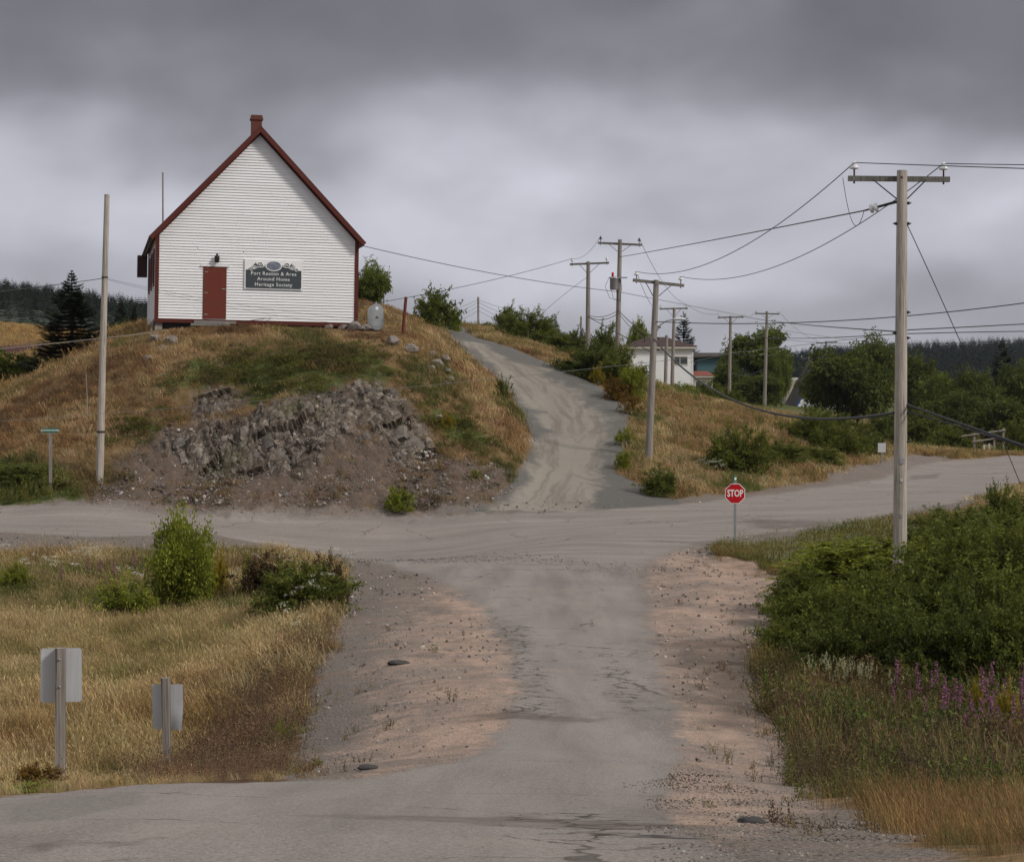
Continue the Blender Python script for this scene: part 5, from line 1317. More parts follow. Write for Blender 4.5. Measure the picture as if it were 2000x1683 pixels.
    for px, D, top, w, m_, la in A: plant('alder', 'alder_bush', px, D, top, w, m_, la, 'shrub', g1)
    plant('rowan', 'rowan_bush', 1625, 41.5, 1062, 250, 'leaf_bright', 'bright feathery rowan bush at the thicket corner', 'shrub', g1)
    plant('rowan', 'rowan_bush', 1572, 39.0, 1110, 130, 'leaf_alder', 'darker feathery rowan bush leaning over the pull-off', 'shrub', g1)
    plant('rowan', 'rowan_bush', 1700, 47.5, 1052, 170, 'leaf_bright', 'feathery rowan bush in front of the gravel road edge', 'shrub', g1)
    plant('rowan', 'rowan_bush', 1805, 44.0, 1052, 120, 'leaf_bright', 'feathery rowan sprays right behind the near pole', 'shrub', g1)
    plant('twiggy', 'alder_sprig', 1500, 32.5, 1228, 60, 'leaf_dark', 'thin alder sprig poking out over the pull-off', 'shrub', g1)
    # --- near meadow
    plant('round', 'rowan_bush', 355, 46.5, 1008, 142, 'leaf_bright', 'bright green rowan bush alone in the meadow', 'shrub')
    plant('goldenrod', 'goldenrod', 424, 47.5, 1070, 60, 'leaf_yellow', 'yellow goldenrod beside the rowan bush', 'plant')
    plant('goldenrod', 'goldenrod', 240, 45.5, 1124, 170, 'leaf_bright', 'low dark goldenrod patch in front of the rowan bush', 'plant')
    plant('alder', 'alder_bush', 588, 42.5, 1102, 190, 'leaf_alder', 'dark alder bush with white blossoms at the meadow corner', 'shrub')
    plant('alder', 'alder_bush', 633, 45.0, 1088, 100, 'leaf_brown', 'upright brownish alder at the meadow corner', 'shrub')
    plant('bush', 'alder_bush', 520, 47.0, 1088, 130, 'leaf_brown', 'brown weedy bush between the rowan and the alder', 'shrub')
    plant('bush', 'shrub', 28, 50, 1098, 66, 'leaf_bright', 'small green bush in the meadow at the picture edge', 'shrub')
    plant('twiggy', 'shrub', 483, 49.5, 1074, 22, 'leaf_bright', 'thin green shoot behind the brown weedy bush', 'shrub')
    # --- foot of the hillock
    plant('bush', 'shrub', 45, 73.6, 908, 110, 'leaf_alder', 'dark green weeds under the street name sign', 'shrub')
    plant('bush', 'shrub', 118, 73.2, 940, 90, 'leaf_dark', 'low dark weeds right of the street name sign', 'shrub')
    plant('bush', 'shrub', -40, 73.6, 900, 110, 'leaf_alder', 'dark green weeds half cut off by the picture edge', 'shrub')
    plant('bush', 'shrub', 780, 72.2, 952, 62, 'leaf_bright', 'low green weed with pale flowers at the scree foot', 'shrub')
    plant('twiggy', 'shrub', 930, 74.5, 915, 28, 'leaf_bright', 'small white-flowered weed near the driveway mouth', 'shrub')
    plant('bush', 'shrub', 1290, 76.0, 912, 74, 'leaf_alder', 'dark weed clump with white flowers by the driveway mouth', 'shrub')
    plant('goldenrod', 'goldenrod', 868, 77.0, 805, 46, 'leaf_yellow', 'yellow-green weeds below the lone boulder', 'plant')
    plant('bush', 'shrub', 905, 78.2, 826, 50, 'leaf_bright', 'green weeds on the hillock shoulder', 'shrub')
    plant('bush', 'shrub', 1630, 20.5, 1512, 100, 'leaf_bright', 'low green weed at the verge corner near the daisies', 'shrub')
    plant('bush', 'dock_weed', 72, 14.6, 1492, 120, 'leaf_autumn', 'rust brown dock weed at the foot of the larger sign post', 'plant')
    plant('bush', 'shrub', 60, 13.2, 1528, 110, 'leaf_bright', 'low green weed at the near road edge below the larger sign', 'shrub')
    plant('bush', 'shrub', 225, 15.0, 1518, 60, 'leaf_alder', 'low green weed at the road edge between the two signs', 'shrub')
    plant('bush', 'shrub', 550, 24.5, 1412, 40, 'leaf_bright', 'small green weed where the meadow meets the gravel', 'shrub')
    plant('goldenrod', 'goldenrod', 1968, 25.4, 1335, 70, 'leaf_yellow', 'yellow goldenrod among the fireweed, taller clump', 'plant')
    plant('goldenrod', 'goldenrod', 1996, 23.8, 1395, 60, 'leaf_yellow', 'yellow goldenrod at the picture edge below the taller clump', 'plant')
    plant('goldenrod', 'goldenrod', 1905, 26.8, 1325, 40, 'leaf_yellow', 'small yellow goldenrod behind the fireweed', 'plant')
    plant('twiggy', 'shrub', 620, 20.5, 1478, 30, 'leaf_bright', 'tiny green weed on the gravel beside the meadow', 'shrub')
make_plants()
# ------------------------------------------------------------------ grasses, weeds, stones: instanced from small clumps
SRC = {}
def tint_material(name, trans=.25, rough=.7, lo=.55, hi=1.35, spec=.15):
    g = NG(name); r = g.attr('leaf_rnd').outputs['Fac']; t = g.attr('tint', 'INSTANCER').outputs['Color']
    k = g.math('MULTIPLY_ADD', r, hi - lo, lo)
    c = g.n('VectorMath', {'operation': 'SCALE'}, i0=t); g.set(c.inputs['Scale'], k)
    b = g.bsdf(c.outputs[0], rough, spec); tr = g.n('BsdfTranslucent', None, Color=c.outputs[0])
    MAT[name] = g.done(g.n('MixShader', None, i0=trans, i1=b, i2=tr))
tint_material('blade', spec=.08); tint_material('weed_leaf'); tint_material('stone_tint', 0.0, .9, .6, 1.3); tint_material('conifer_tint', .08, .7)
def flower_mat(name, col):
    g = NG(name); r = g.attr('leaf_rnd').outputs['Fac']; c = g.mix(r, tuple(v * .6 for v in col), col); b = g.bsdf(c, .6, .2)
    MAT[name] = g.done(g.n('MixShader', None, i0=.25, i1=b, i2=g.n('BsdfTranslucent', None, Color=c)))
flower_mat('fireweed_pink', (.40, .15, .29)); flower_mat('blossom_white', (.72, .70, .58)); flower_mat('weed_green', (.10, .125, .035)); flower_mat('weed_red', (.16, .07, .05)); flower_mat('daisy_white', (.85, .82, .80)); flower_mat('daisy_heart', (.6, .4, .03)); flower_mat('spike_pale', (.42, .42, .24))
def source(key, meshes, mat):
    c = bpy.data.collections.new('source_' + key)
    for i, me in enumerate(meshes):
        if len(me.materials) == 0: me.materials.append(MAT[mat])
        c.objects.link(bpy.data.objects.new(f'{key}_{chr(97 + i)}', me))
    SRC[key] = c
def grass_clump(seed, n=30, H=.5, spread=.16, w=.008, lean=.35, head=.35, bend=.5):
    r = np.random.default_rng(seed); V = []; Fc = []; RN = []
    for i in range(n):
        b = np.array([*r.normal(size=2) * spread * .6, 0]); hh = H * r.uniform(.5, 1.1)
        d = np.array([*(r.normal(size=2) * lean * .6 + np.array([-lean * .5, 0])), 1.0]); d /= np.linalg.norm(d)
        s = np.array([math.cos(r.uniform(0, 6.3)), math.sin(r.uniform(0, 6.3)) * .4, 0]) * w * r.uniform(.7, 1.5)
        m = b + d * hh * .55; t = b + d * hh + np.array([d[0], d[1], -.25]) * hh * bend * r.uniform(.2, 1)
        k = len(V); V += [b - s, b + s, m + s * .9, m - s * .9, t + s * .35, t - s * .35]; Fc += [(k, k + 1, k + 2, k + 3), (k + 3, k + 2, k + 4, k + 5)]; v = r.random(); RN += [v, v]
        if r.random() < head:     # seed head
            k = len(V); u = (t - m) / (np.linalg.norm(t - m) + 1e-9); V += [t - u * .02, t + s * 1.1 + u * .02, t + u * .055, t - s * 1.1 + u * .02]; Fc.append((k, k + 1, k + 2, k + 3)); RN.append(min(1, .6 + .5 * r.random()))
    me = np_mesh('clump', np.array(V), np.array(Fc)); at = me.attributes.new('leaf_rnd', 'FLOAT', 'FACE'); at.data.foreach_set('value', np.array(RN, dtype=np.float32)); return me
def weed_clump(seed, n=9, H=.45, spread=.14, ln=.06, wd=.022, per=16, up=.8):
    r = np.random.default_rng(seed); P = []; Dd = []
    for i in range(n):
        b = np.array([*r.normal(size=2) * spread * .6, 0]); d = np.array([*r.normal(size=2) * .25, 1]); hh = H * r.uniform(.5, 1.15)
        t = r.uniform(.1, 1, per)[:, None]; P.append(b + d * hh * t); Dd.append(r.normal(size=(per, 3)) * .8 + np.array([0, 0, up]))
        t = np.linspace(0, .9, 5)[:, None]; P.append(b + d * hh * t); Dd.append(np.tile(d, (5, 1)) + r.normal(size=(5, 3)) * .05)
    return leaves_mesh('clump', np.concatenate(P), np.concatenate(Dd), ln, wd, r, .1)
def juniper_clump(seed):
    r = np.random.default_rng(seed); P = []; Dd = []
    for i in range(26):
        az = r.uniform(0, 6.28); rad = r.uniform(.0, .42); c = np.array([math.cos(az) * rad, math.sin(az) * rad, .16 * (1 - (rad / .45) ** 2) + .02]); d = np.array([math.cos(az), math.sin(az), .5])
        t = r.uniform(0, 1, 14)[:, None]; P.append(c + d * .16 * t); Dd.append(d * .7 + r.normal(size=(14, 3)) * .6)
    return leaves_mesh('clump', np.concatenate(P), np.concatenate(Dd), .055, .022, r, .0)
def spike_clump(seed, H=.8):
    """stalks with pale bottle-brush heads"""
    r = np.random.default_rng(seed); P = []; Dd = []
    for i in range(5):
        b = np.array([*r.normal(size=2) * .12, 0]); d = np.array([*r.normal(size=2) * .12, 1]); hh = H * r.uniform(.75, 1.1); t = r.uniform(.82, 1, 26)[:, None]
        P.append(b + d * hh * t); Dd.append(r.normal(size=(26, 3)) + np.array([0, 0, .3]))
    return leaves_mesh('clump', np.concatenate(P), np.concatenate(Dd), .028, .016, r, 0)
def umbel_clump(seed, H=.7):
    r = np.random.default_rng(seed); P = []; Dd = []
    for i in range(4):
        b = np.array([*r.normal(size=2) * .16, 0]); hh = H * r.uniform(.7, 1.1); q = r.normal(size=(22, 3)) * np.array([.05, .05, .018]); P.append(b + np.array([*r.normal(size=2) * .05, hh]) + q); Dd.append(r.normal(size=(22, 3)) * np.array([1, 1, .3]))
    return leaves_mesh('clump', np.concatenate(P), np.concatenate(Dd), .03, .024, r, 0)
def stone_mesh(seed):
    me = rock_mesh('clump', seed, 1, .35, (1, .85, .6), 4); at = me.attributes.new('leaf_rnd', 'FLOAT', 'FACE'); at.data.foreach_set('value', np.full(len(me.polygons), .5, dtype=np.float32)); return me
source('dry', [grass_clump(s, 44, .46, .24, .0045, .55, .45) for s in range(4)], 'blade')
source('fine', [grass_clump(100 + s, 70, .42, .20, .0024, .3, .6, .35) for s in range(4)], 'blade')
source('short', [grass_clump(10 + s, 38, .26, .24, .0075, .5, .3) for s in range(4)], 'blade')
source('weed', [weed_clump(20 + s) for s in range(4)], 'weed_leaf')
source('stalk', [weed_clump(30 + s, 14, .55, .2, .035, .012, 12, .3) for s in range(4)], 'weed_leaf')
source('juniper', [juniper_clump(40 + s) for s in range(3)], 'weed_leaf')
source('stone', [stone_mesh(60 + s) for s in range(4)], 'stone_tint')
source('spike', [spike_clump(70 + s) for s in range(2)], 'spike_pale')
source('umbel', [umbel_clump(80 + s) for s in range(3)], 'blossom_white')
source('conifer', [spruce_meshes(s, 1.5, 5.0, 10, 7, .0, 1.0)[1] for s in (91, 92, 93)], 'conifer_tint')

def gn_tree():
    t = bpy.data.node_groups.new('scatter', 'GeometryNodeTree')
    t.interface.new_socket('Geometry', in_out='INPUT', socket_type='NodeSocketGeometry'); t.interface.new_socket('Source', in_out='INPUT', socket_type='NodeSocketCollection'); t.interface.new_socket('Geometry', in_out='OUTPUT', socket_type='NodeSocketGeometry')
    N, L = t.nodes, t.links; gi, go = N.new('NodeGroupInput'), N.new('NodeGroupOutput')
    ci = N.new('GeometryNodeCollectionInfo'); ci.inputs['Separate Children'].default_value = True; ci.inputs['Reset Children'].default_value = True
    L.new(gi.outputs['Source'], ci.inputs['Collection'])
    ip = N.new('GeometryNodeInstanceOnPoints'); ip.inputs['Pick Instance'].default_value = True
    def at(name, typ): a = N.new('GeometryNodeInputNamedAttribute'); a.data_type = typ; a.inputs['Name'].default_value = name; return a.outputs['Attribute']
    L.new(gi.outputs['Geometry'], ip.inputs['Points']); L.new(ci.outputs[0], ip.inputs['Instance']); L.new(at('idx', 'INT'), ip.inputs['Instance Index'])
    e = N.new('FunctionNodeEulerToRotation'); L.new(at('rot', 'FLOAT_VECTOR'), e.inputs[0]); L.new(e.outputs[0], ip.inputs['Rotation']); L.new(at('scl', 'FLOAT_VECTOR'), ip.inputs['Scale'])
    L.new(ip.outputs[0], go.inputs[0]); return t
GN = gn_tree()
def scatter(name, key, X, Y, Z, scl, tint, label, r, tilt=.12, cat=None):
    n = len(X); me = bpy.data.meshes.new(name); me.vertices.add(n); me.vertices.foreach_set('co', np.stack([X, Y, Z], -1).astype(np.float32).ravel())
    rot = np.stack([r.normal(size=n) * tilt, r.normal(size=n) * tilt, r.uniform(-.9, .9, n) if key in ('dry', 'short', 'fine') else r.uniform(0, 6.28, n)], -1)
    scl = np.asarray(scl); scl = np.repeat(scl[:, None], 3, 1) if scl.ndim == 1 else scl
    for nm, ty, ar, fld in (('rot', 'FLOAT_VECTOR', rot, 'vector'), ('scl', 'FLOAT_VECTOR', scl, 'vector'), ('tint', 'FLOAT_COLOR', np.c_[tint, np.ones(n)], 'color')):
        a = me.attributes.new(nm, ty, 'POINT'); a.data.foreach_set(fld, ar.astype(np.float32).ravel())
    a = me.attributes.new('idx', 'INT', 'POINT'); a.data.foreach_set('value', r.integers(0, len(SRC[key].objects), n).astype(np.int32))
    o = bpy.data.objects.new(name, me); COL.objects.link(o); md = o.modifiers.new('scatter', 'NODES'); md.node_group = GN
    ident = [s.identifier for s in GN.interface.items_tree if s.name == 'Source'][0]; md[ident] = SRC[key]
    return tag(o, label, cat, None, 'stuff')
def fan(n, p0, p1, D0, D1, r):
    px = r.uniform(p0, p1, n); D = np.sqrt(r.uniform(D0 ** 2, D1 ** 2, n)); return (px - 1000) * D / F, D, px
def sds(X, Y, *ks): return [sdf(X, Y, PG[k]) + (fbm(X * 1.2, Y * 1.2, 500 + i, 3) - .5) * .7 for i, k in enumerate(ks)]
def pick(cols, X, Y, r, scale=.35, seed=0, jit=.16):
    """colours drifting over the ground in patches"""
    cols = np.array(cols); f = np.clip((fbm(X * scale, Y * scale, seed, 4) - .28) / .44 + r.normal(size=len(X)) * .12, 0, .999) * (len(cols) - 1)
    i = np.floor(f).astype(int); k = (f - i)[:, None]; c = cols[i] * (1 - k) + cols[np.minimum(i + 1, len(cols) - 1)] * k
    return np.clip(c * (1 + r.normal(size=(len(X), 1)) * jit) * (1 + r.normal(size=(len(X), 3)) * .05), .004, .9)
GOLD = [(.13, .15, .045), (.25, .20, .08), (.42, .31, .15), (.49, .385, .21), (.37, .26, .115), (.22, .14, .06)]
RUST = [(.12, .12, .04), (.22, .155, .065), (.33, .22, .10), (.48, .36, .20), (.34, .21, .095), (.24, .135, .065), (.14, .085, .045)]
GREEN = [(.09, .12, .03), (.14, .165, .04), (.20, .20, .055)]
BROWN = [(.10, .065, .04), (.16, .10, .06), (.22, .14, .085), (.13, .085, .06)]
def make_scatter():
    r = np.random.default_rng(11)
    H = lambda X, Y: h(X, Y) - .03
    # near meadow
    X, Y, px = fan(21000, -220, 730, 12.5, 60, r)
    nr, gv, cr, bm, gm, gl = sds(X, Y, 'near', 'gravL', 'cross', 'brown_mead', 'green_mead', 'pinkL')
    ok = (nr < -.15) & (gv < .05) & (cr < -.5) & (gl < -.2)
    X, Y, px, bm, gm = (a[ok] for a in (X, Y, px, bm, gm))
    brown = bm + r.normal(size=len(X)) * .5 > 0; weedy = (~brown) & (gm + r.normal(size=len(X)) * .8 > 0)
    k = ~brown & ~(weedy & (r.random(len(X)) < .55))
    s = r.uniform(.55, 1.2, k.sum()) * (.55 + .9 * fbm(X[k] * .6, Y[k] * .6, 55, 3)) * np.clip((Y[k] - 13) / 18, .2, 1)
    scatter('meadow_grass', 'dry', X[k], Y[k], H(X[k], Y[k]), s, pick(GOLD, X[k], Y[k], r, .3, 5), 'tall golden dry grass of the meadow', r)
    k = brown; kk = k & (r.random(len(X)) < .8)
    scatter('brown_weeds', 'stalk', X[kk], Y[kk], H(X[kk], Y[kk]), r.uniform(.55, 1.0, kk.sum()) * np.clip((Y[kk] - 12) / 11, .25, 1), pick(BROWN + [(.30, .16, .08)], X[kk], Y[kk], r, .6, 6), 'dark brown seeding weeds along the meadow edge', r)
    k = weedy
    scatter('meadow_weeds', 'weed', X[k], Y[k], H(X[k], Y[k]), r.uniform(.4, .85, k.sum()), pick([(.10, .10, .03), (.17, .15, .05), (.21, .14, .07), (.24, .20, .075), (.15, .10, .055)], X[k], Y[k], r, .5, 7), 'green and brown weeds at the back of the meadow', r)
    k = weedy & (r.random(len(X)) < .005)
    scatter('meadow_blossom', 'umbel', X[k], Y[k], H(X[k], Y[k]), r.uniform(.7, 1.1, k.sum()), np.ones((k.sum(), 3)), 'scattered white blossoms in the meadow weeds', r)
    # the hillock and its shoulders
    X, Y, px = fan(36000, -200, 1080, 71.5, 122, r)
    dr, rk, sc, g1, g2, g3, gl, gf, rk2, rk3 = sds(X, Y, 'drive', 'rock', 'scree', 'green_hill', 'green_hill2', 'green_hill3', 'green_low', 'gravF', 'rock2', 'rock3'); rk = np.maximum.reduce([rk, rk2, rk3]); hl = sdf(X, Y, HALL_POLY)
    ok = (dr < -.15) & (gf < -.1) & (hl < -.12) & ((rk < -.1) | (r.random(len(X)) < .10)) & ((sc < .2) | (r.random(len(X)) < .22))
    X, Y, px, g1, g2, g3, gl, sc, hl = (a[ok] for a in (X, Y, px, g1, g2, g3, gl, sc, hl)); gg = np.maximum.reduce([g1, g2, g3]) + r.normal(size=len(X)) * .45
    jun = (gg > -.1) & (r.random(len(X)) < .62)
    k = ~jun & (r.random(len(X)) < np.where(gg > 0, .45, .95)); low = (gl > 0) & k; k &= ~low
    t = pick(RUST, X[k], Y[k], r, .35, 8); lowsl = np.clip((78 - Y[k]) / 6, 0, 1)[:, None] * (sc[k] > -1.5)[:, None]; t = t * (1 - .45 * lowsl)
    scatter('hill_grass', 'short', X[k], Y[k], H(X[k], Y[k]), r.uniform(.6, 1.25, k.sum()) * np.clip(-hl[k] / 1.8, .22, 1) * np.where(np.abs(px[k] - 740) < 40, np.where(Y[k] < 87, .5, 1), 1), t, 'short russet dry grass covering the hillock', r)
    scatter('hill_weeds', 'weed', X[low], Y[low], H(X[low], Y[low]), r.uniform(.6, 1.2, low.sum()), pick(GREEN, X[low], Y[low], r, .4, 9), 'green weeds at the foot of the hillock', r)
    k = jun
    scatter('juniper', 'juniper', X[k], Y[k], H(X[k], Y[k]) + .02, r.uniform(.55, 1.15, k.sum()), pick([(.06, .07, .018), (.10, .11, .025), (.155, .15, .035), (.12, .10, .035)], X[k], Y[k], r, .5, 10), 'creeping green juniper mats above the slate face', r)
    # bank across the junction, up to the houses
    X, Y, px = fan(26000, 850, 2120, 74, 150, r)
    dr, gf, cr = sds(X, Y, 'drive', 'gravF', 'cross')
    ok = (dr < -.12) & (gf < -.05) & (cr < -.4) & ((px > 1180) | (Y > 102)); X, Y = X[ok], Y[ok]
    k = r.random(len(X)) < .93
    scatter('bank_grass', 'short', X[k], Y[k], H(X[k], Y[k]), r.uniform(.7, 1.4, k.sum()), pick(GOLD + RUST[1:3], X[k], Y[k], r, .22, 12), 'golden dry grass on the bank across the road', r)
    k = ~k; scatter('bank_weeds', 'weed', X[k], Y[k], H(X[k], Y[k]), r.uniform(.6, 1.2, k.sum()), pick(GREEN, X[k], Y[k], r, .3, 13), 'green weeds scattered over the far bank', r)
    # field behind the hillock
    X, Y, px = fan(7000, -250, 330, 84, 300, r); k = Y > 84
    scatter('field_grass', 'short', X, Y, H(X, Y), r.uniform(1.2, 2.2, len(X)), pick([(.24, .19, .07), (.38, .24, .10), (.44, .29, .12), (.30, .19, .075)], X, Y, r, .1, 14), 'golden field rising towards the wooded hill', r)
    X, Y, px = fan(2500, -250, 110, 118, 150, r); k = sdf(X, Y, PG['fire_mead']) + r.normal(size=len(X)) * 2 > 0; k |= (px < 100) & (Y > 122) & (Y < 140) & (r.random(len(X)) < .5)
    scatter('far_fireweed', 'stalk', X[k], Y[k], H(X[k], Y[k]), r.uniform(1.0, 1.6, k.sum()), pick([(.15, .08, .09), (.19, .10, .12), (.17, .12, .06)], X[k], Y[k], r, .3, 33), 'band of pink fireweed across the golden field', r)
    # near bank, right of the road
    X, Y, px = fan(19000, 1370, 2200, 6.5, 64, r)
    gr, pk, nr, cr, br = sds(X, Y, 'gravR', 'pinkR', 'near', 'cross', 'brown_r')
    ok = (gr < .02) & (pk < -.1) & (nr < -.15) & (cr < -.5) | ((px > 1390) & (Y > 55) & (Y < 61.5) & (cr < -.7) & (pk < -.4)); X, Y, px, br = X[ok], Y[ok], px[ok], br[ok]
    front = (Y + r.normal(size=len(X)) * .9 < 12.6 + np.clip((px - 1900) / 100, -1, 1)); mid = ~front & (Y < 31); back = Y >= 31
    k = front; scatter('verge_grass', 'fine', X[k], Y[k], H(X[k], Y[k]), r.uniform(.5, .95, k.sum()) * np.clip(Y[k] / 15, .45, 1), pick([(.11, .12, .045), (.22, .135, .06), (.30, .18, .08), (.24, .13, .06), (.14, .13, .05)], X[k], Y[k], r, .8, 15), 'rusty dry grass on the near verge', r)
    bmix = np.clip((25.0 - Y) / 4.0, 0, 1) * np.clip((2150 - px) / 300, .35, 1)
    isb = mid & (r.random(len(X)) < bmix * .62 + .05)
    dg = mid & (r.random(len(X)) < .05); isb &= ~dg
    k = dg; scatter('verge_straw', 'fine', X[k], Y[k], H(X[k], Y[k]), r.uniform(.7, 1.5, k.sum()) * np.clip(Y[k] / 20, .5, 1), pick([(.14, .13, .05), (.26, .17, .075), (.20, .12, .06)], X[k], Y[k], r, .8, 36), 'thin dry straw standing among the verge weeds', r)
    k = isb; scatter('verge_stalks', 'stalk', X[k], Y[k], H(X[k], Y[k]), r.uniform(.35, .95, k.sum()) * (.5 + fbm(X[k] * .9, Y[k] * .9, 56, 3)) * np.clip(Y[k] / 21, .55, 1), pick([(.055, .040, .027), (.095, .06, .04), (.135, .085, .056), (.08, .055, .04), (.09, .10, .03)], X[k], Y[k], r, .9, 16), 'withered brown weeds on the near verge', r)
    k = mid & ~isb & ~dg; scatter('verge_weeds', 'weed', X[k], Y[k], H(X[k], Y[k]), r.uniform(.45, 1.0, k.sum()) * (.5 + fbm(X[k] * .8, Y[k] * .8, 57, 3)) * np.clip(Y[k] / 23, .5, 1), pick([(.06, .085, .02), (.10, .13, .03), (.15, .16, .045), (.17, .12, .055), (.10, .07, .04)], X[k], Y[k], r, .7, 17), 'leafy green weeds among the fireweed', r)
    k = back; scatter('bank_undergrowth', 'weed', X[k], Y[k], H(X[k], Y[k]), r.uniform(.5, 1.0, k.sum()) * np.where(px[k] < 1560, .7, 1), pick([(.11, .12, .03), (.19, .18, .05), (.25, .22, .075), (.26, .18, .07)], X[k], Y[k], r, .4, 18), 'mixed weeds under and around the alders', r)
    k = back & (Y > 50) & (r.random(len(X)) < .10); scatter('pale_spikes', 'spike', X[k], Y[k], H(X[k], Y[k]), r.uniform(.5, .85, k.sum()), np.ones((k.sum(), 3)), 'pale flower spikes along the bank top', r)
    # pale spikes below the thicket and around the junction weeds
    pts = [(px_ + r.normal() * 28, D_ + r.normal() * .5) for px_, D_, n_ in ((1640, 27.5, 8), (1600, 27.8, 3), (1700, 27.6, 4), (1980, 26.5, 5), (1290, 76.2, 8), (930, 74.6, 4), (780, 72.3, 5), (100, 73.4, 6), (1330, 77, 6), (130, 57, 9), (60, 57.5, 5), (215, 57, 6)) for _ in range(n_)]
    X = np.array([(a - 1000) * b / F for a, b in pts]); Y = np.array([b for a, b in pts])
    scatter('flower_spikes', 'spike', X, Y, H(X, Y), r.uniform(.6, .95, len(X)), np.ones((len(X), 3)), 'clusters of pale flower spikes by the roadsides', r)
    pts = [(px_ + r.normal() * w_, D_ + r.normal() * .3) for px_, D_, n_, w_ in ((550, 43.2, 3, 16), (625, 41.8, 3, 12), (600, 42, 2, 20), (160, 52, 5, 14), (70, 50, 4, 15), (1300, 76, 5, 20), (1390, 80, 7, 14)) for _ in range(n_)]
    X = np.array([(a - 1000) * b / F for a, b in pts]); Y = np.array([b for a, b in pts])
    scatter('white_blossom', 'umbel', X, Y, H(X, Y) + .35, r.uniform(.6, .9, len(X)), np.ones((len(X), 3)), 'heads of small white blossom on the weeds', r)
    # stray tufts on the gravel, thinning out from the grass
    X, Y, px = fan(5200, 520, 1900, 8, 62, r); a_, b_, n_, c_, p1, p2 = sds(X, Y, 'gravL', 'gravR', 'near', 'cross', 'pinkL', 'pinkR'); e_ = np.maximum(a_, b_)
    ok = (e_ > -.3) & (n_ < -.3) & (c_ < -.5) & (r.random(len(X)) < np.exp(-np.clip(e_, 0, 9) * 2.6) * .6 + .006); X, Y = X[ok], Y[ok]
    scatter('verge_tufts', 'weed', X, Y, H(X, Y), r.uniform(.12, .42, len(X)), pick([(.10, .11, .03), (.18, .15, .05), (.22, .14, .07), (.14, .10, .06)], X, Y, r, 1.2, 37), 'stray tufts of weed on the gravel verges', r)
    X, Y, px = fan(9000, 1180, 2000, 6.5, 16, r); b_, n_ = sds(X, Y, 'gravR', 'near'); ok = (b_ > -.2) & (n_ < .1); X, Y = X[ok], Y[ok]
    scatter('near_gravel', 'stone', X, Y, H(X, Y) + .03, r.uniform(.003, .011, len(X)), pick([(.09, .075, .065), (.17, .14, .12), (.28, .24, .21)], X, Y, r, 3.0, 38, .25), 'small gravel on the near verge', r, .8)
    # loose stones
    X, Y, px = fan(34000, -100, 2050, 8, 75, r)
    a, b, c, d, e_, nr, cr = sds(X, Y, 'gravL', 'gravR', 'gravF', 'scree', 'rock', 'near', 'cross')
    ok = (np.maximum.reduce([a, b, c, d]) > .0) & (nr < -.1) & (cr < -.05) & (e_ < .3); X, Y, d = X[ok], Y[ok], d[ok]
    s = np.where(d > 0, r.uniform(.01, .05, len(X)) * (1 + (r.random(len(X)) < .06) * 1.2), (.006 + .034 * r.random(len(X)) ** 5) * np.clip(Y / 30, .5, 1.4))
    scatter('loose_stones', 'stone', X, Y, H(X, Y) + .03 + s * .2, s, pick([(.13, .108, .095), (.19, .16, .14), (.27, .23, .205), (.38, .335, .30)], X, Y, r, 5.0, 19, .25), 'loose stones on the gravel verges and scree', r, .8)
    X, Y, px = fan(3500, 540, 1320, 48, 62, r); a_, = sds(X, Y, 'arc'); ok = a_ + r.normal(size=len(X)) * .5 > 0; X, Y = X[ok], Y[ok]
    scatter('junction_gravel', 'stone', X, Y, H(X, Y) + .035, r.uniform(.008, .028, len(X)), pick([(.10, .09, .08), (.17, .15, .135), (.26, .235, .21)], X, Y, r, 3.0, 24, .25), 'gravel strewn in an arc across the junction', r, .8)
    X, Y, px = fan(9000, 180, 1000, 72.3, 78, r); d, e_, gf = sds(X, Y, 'scree', 'rock', 'gravF'); ok = ((d > 0) | (e_ > 0)) & (gf < .3); X, Y = X[ok], Y[ok]
    s = r.uniform(.012, .045, len(X)) ** 1.0 * (1 + (r.random(len(X)) < .08) * 1.6)
    scatter('scree_stones', 'stone', X, Y, H(X, Y) + .05, s, pick([(.09, .075, .065), (.16, .135, .118), (.22, .19, .17), (.34, .31, .285)], X, Y, r, 2.0, 20, .25), 'broken slate littering the foot of the cutting', r, .9)
make_scatter()

